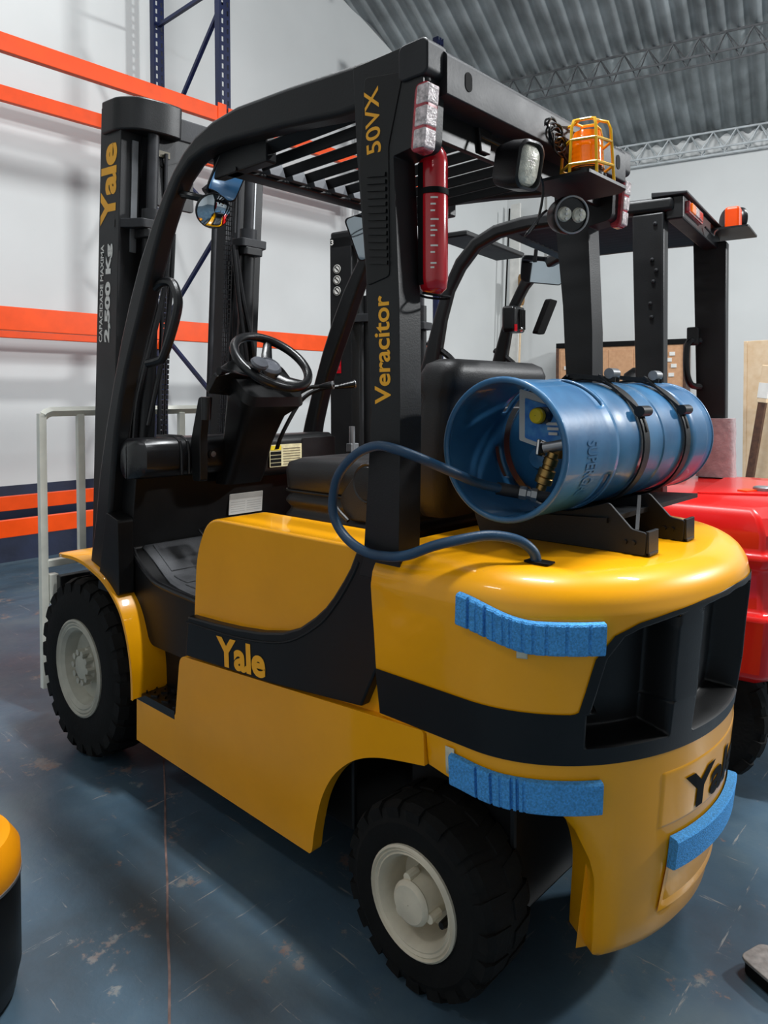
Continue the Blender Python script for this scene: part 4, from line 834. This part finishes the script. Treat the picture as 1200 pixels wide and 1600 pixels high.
sc2=V((.92,0,1.36)); G().tube([sc2+V((.83*.15*math.cos(2*PI*i/36),.15*math.sin(2*PI*i/36),.56*.15*math.cos(2*PI*i/36)+.03)) for i in range(36)],.013,8,closed=True).out('steering_wheel',PLA,RF)
for s_ in(1.32,1.34): pass
G().cyl((1.40,.40,1.09),(1.40,.40,1.22),.014,12).out('hose_fitting',GRYM,RF)
G().box(1.39,1.42,.36,.42,1.10,1.14).out('fitting_block',GRYM,RF,ang=0,bev=.003)
FWc=V((-.055,-.335)); 
rs=[]
for z,k in((1.005,1.10),(1.06,1.05),(1.10,1.07),(1.14,1.03),(1.20,1.06),(1.262,1.02)):
    rs.append([(x*k,y*k*1.0,z-1.005) for x,y in rrect(0,0,.072,.055,.03,5)])
fw=G().rings(rs).out('foam_wrap',PINK,None,ang=60); fw.location=RF.matrix_basis@V((-.058,-.335,1.005)) if 0 else (V((.054+math.cos(R(8.3))*-.058-math.sin(R(8.3))*-.335,-1.27+math.sin(R(8.3))*-.058+math.cos(R(8.3))*-.335,1.005))); fw.rotation_euler=(0,0,R(8.3))
setp(fw,"greyish pink foam sleeve round the foot of the red forklift's right rear pillar",'foam sleeve')

# ================================================================ things round about
t=thing('pallet_truck','small yellow and black machine head at the left edge, cut off by the frame','pallet truck',(.75,1.25,0))
G().lathe([(.12,0),(.148,.012),(.155,.05),(.160,.07),(.1605,.275),(.155,.279)],(0,0,0),(0,0,1),48).out('lower_body',SHELL,t,ang=30)
G().lathe([(.161,.282),(.1625,.288),(.1605,.335),(.140,.368),(.125,.374),(.115,.378),(.098,.40),(.045,.43),(.001,.432)],(0,0,0),(0,0,1),48,True).out('yellow_cover',mat('pallet_truck_yellow',(250,160,10),.4,var=.03),t,ang=30)
G().lathe([(.1635,.277),(.1635,.283)],(0,0,0),(0,0,1),48).out('cover_seam',GRYM,t,ang=0)
G().tube([(.0,.0,.42),(.02,.0,.62),(.04,.02,1.0)],[.04,.034,.03],16).out('tiller_column',ORA,t); G().tube(smooth([(.04,-.09,1.0),(.02,-.12,1.06),(.03,0,1.12),(.02,.15,1.06),(.04,.13,1.0),(.04,.02,.98)],4),.015,8,closed=True).out('tiller_loop',SHELL,t)
t=thing('fork_tip','worn grey fork tip lying on the floor at the lower right','fork',(-.60,-.06,0),R(0))
fx=lambda x,y,z:(x,y,z)
pl=fillet([(.062,.035),(.045,-.06),(-.5,-.30),(-.56,-.18)],[.02,.02,0,0],4)
pl=fillet([(.075,.0),(.05,-.075),(-.45,-.235),(-.50,-.11),(-.02,.045)],[.02,.015,0,0,.02],4)
G().prism(pl,.0,.030,lambda u,w,t:(u*.97-.004,w*.97,t)).out('fork_body',KPR,t,ang=0,bev=.004)
G().prism(pl,.030,.038,lambda u,w,t:(u,w,t)).out('fork_top',WAX,t,ang=0,bev=.002)
def at(t,o,z=0): return V(bw(t,o,z))
def backbox(name,label,cat,t0,t1,o0,o1,z1,mt):
    c=at((t0+t1)/2,(o0+o1)/2); th_=thing(name,label,cat,c,math.atan2(-bd.y,-bd.x)); return th_,abs(t1-t0)/2,abs(o1-o0)/2
t,hw,hd=backbox('crate','large tan board crate with a black top edge against the back wall','crate',.95,2.70,.12,.55,2.1,TAN)
G().box(-hw+.03,hw-.03,-hd+.02,hd-.02,0,2.07).out('crate_body',TAN,t,ang=0)
for z0,z1 in((2.05,2.12),): G().box(-hw,hw,-hd,hd,z0,z1).out('top_edge',KPR,t,ang=0,bev=.005)
for x in(-hw,hw-.04): G().box(x,x+.04,-hd,hd,0,2.05).out('corner_post',DKW,t,ang=0,bev=.004)
for sgn in(1,-1):
    for k in range(5): G().box(-hw+.06+.34*k,-hw+.385+.34*k,sgn*(hd-.02)-.006,sgn*(hd-.02)+.006,.05,2.0).out('board',TAN,t,ang=0,bev=.003)
for z,x in((1.90,.70),(1.82,.66),(1.74,.72),(1.62,.69)): 
    for sgn in(1,-1): G().box(sgn*x-.035,sgn*x+.035,-hd-.001,hd+.001,z,z+.05).out('paper_label',WHT,t,ang=0)
t=thing('board','pale plywood board standing at the right edge behind the red forklift','board',(.62,-5.4,0),R(-4))
G().box(-.45,.42,-.02,.02,.0,1.86).out('board_panel',PLY,t,ang=0,bev=.003); 
for k,x in enumerate((-.45,.40)): G().box(x,x+.03,-.03,.03,0,1.86).out('edge_batten',PLY,t,ang=0,bev=.003)
t=thing('wooden_post','dark wooden post with a pale wrapped top leaning before the plywood board','post',(.92,-5.02,0),0)
G().bar((.05,0,0),(-.13,-.05,1.35),.06,.06).out('post_shaft',DKW,t,ang=0,bev=.004); G().bar((-.123,-.048,1.30),(-.16,-.06,1.62),.075,.075).out('post_wrap',PLY,t,ang=0,bev=.006)
G().bar((-.128,-.049,1.34),(-.143,-.053,1.47),.079,.079).out('post_label',WHT,t,ang=0)
t=thing('white_plank','white plank leaning in the far corner behind the red forklift','plank',(5.02,-7.72,0))
G().bar((0,0,0),(.04,-.16,4.3),.17,.03,(0,1,.04)).out('plank_board',WHT,t,ang=0,bev=.004)
t=thing('pole','thin black pole with a thick grip standing left of the white plank','pole',(5.16,-7.55,0))
G().tube([(0,0,0),(-.09,-.17,4.2)],.012,8).out('pole_shaft',KPR,t); G().tube([(-.045,-.085,1.9),(-.049,-.092,2.15)],[.03,.02],10).out('pole_grip',KPR,t)
t=thing('broom','broom with brown bristles upward leaning against the white plank','broom',(4.86,-7.55,0))
G().tube([(0,0,0),(-.02,-.14,2.75)],.016,8).out('broom_handle',PLY,t); G().lathe([(.03,0),(.045,.05),(.055,.2),(.065,.42),(.05,.46)],(-.02,-.14,2.72),(0,-.05,1),14).out('broom_head',WOOD,t)
t=thing('wall_box','small white junction box with a black dot on the back wall beside the plank','junction box',at(.62,0,3.17),math.atan2(-bd.y,-bd.x))
G().box(-.10,.10,-.04,.0,-.10,.10).out('box_body',WHT,t,ang=0,bev=.01) if 0 else G().box(-.10,.10,0,.06,-.10,.10).out('box_body',WHT,t,ang=0,bev=.01)
G().lathe([(.035,.0),(.035,.01),(.001,.01)],(0,.055,0),(0,1,0),20,False).out('box_knob',KPR,t); G().box(-.02,.02,0,.03,.1,1.4).out('conduit',WHT,t,ang=0)
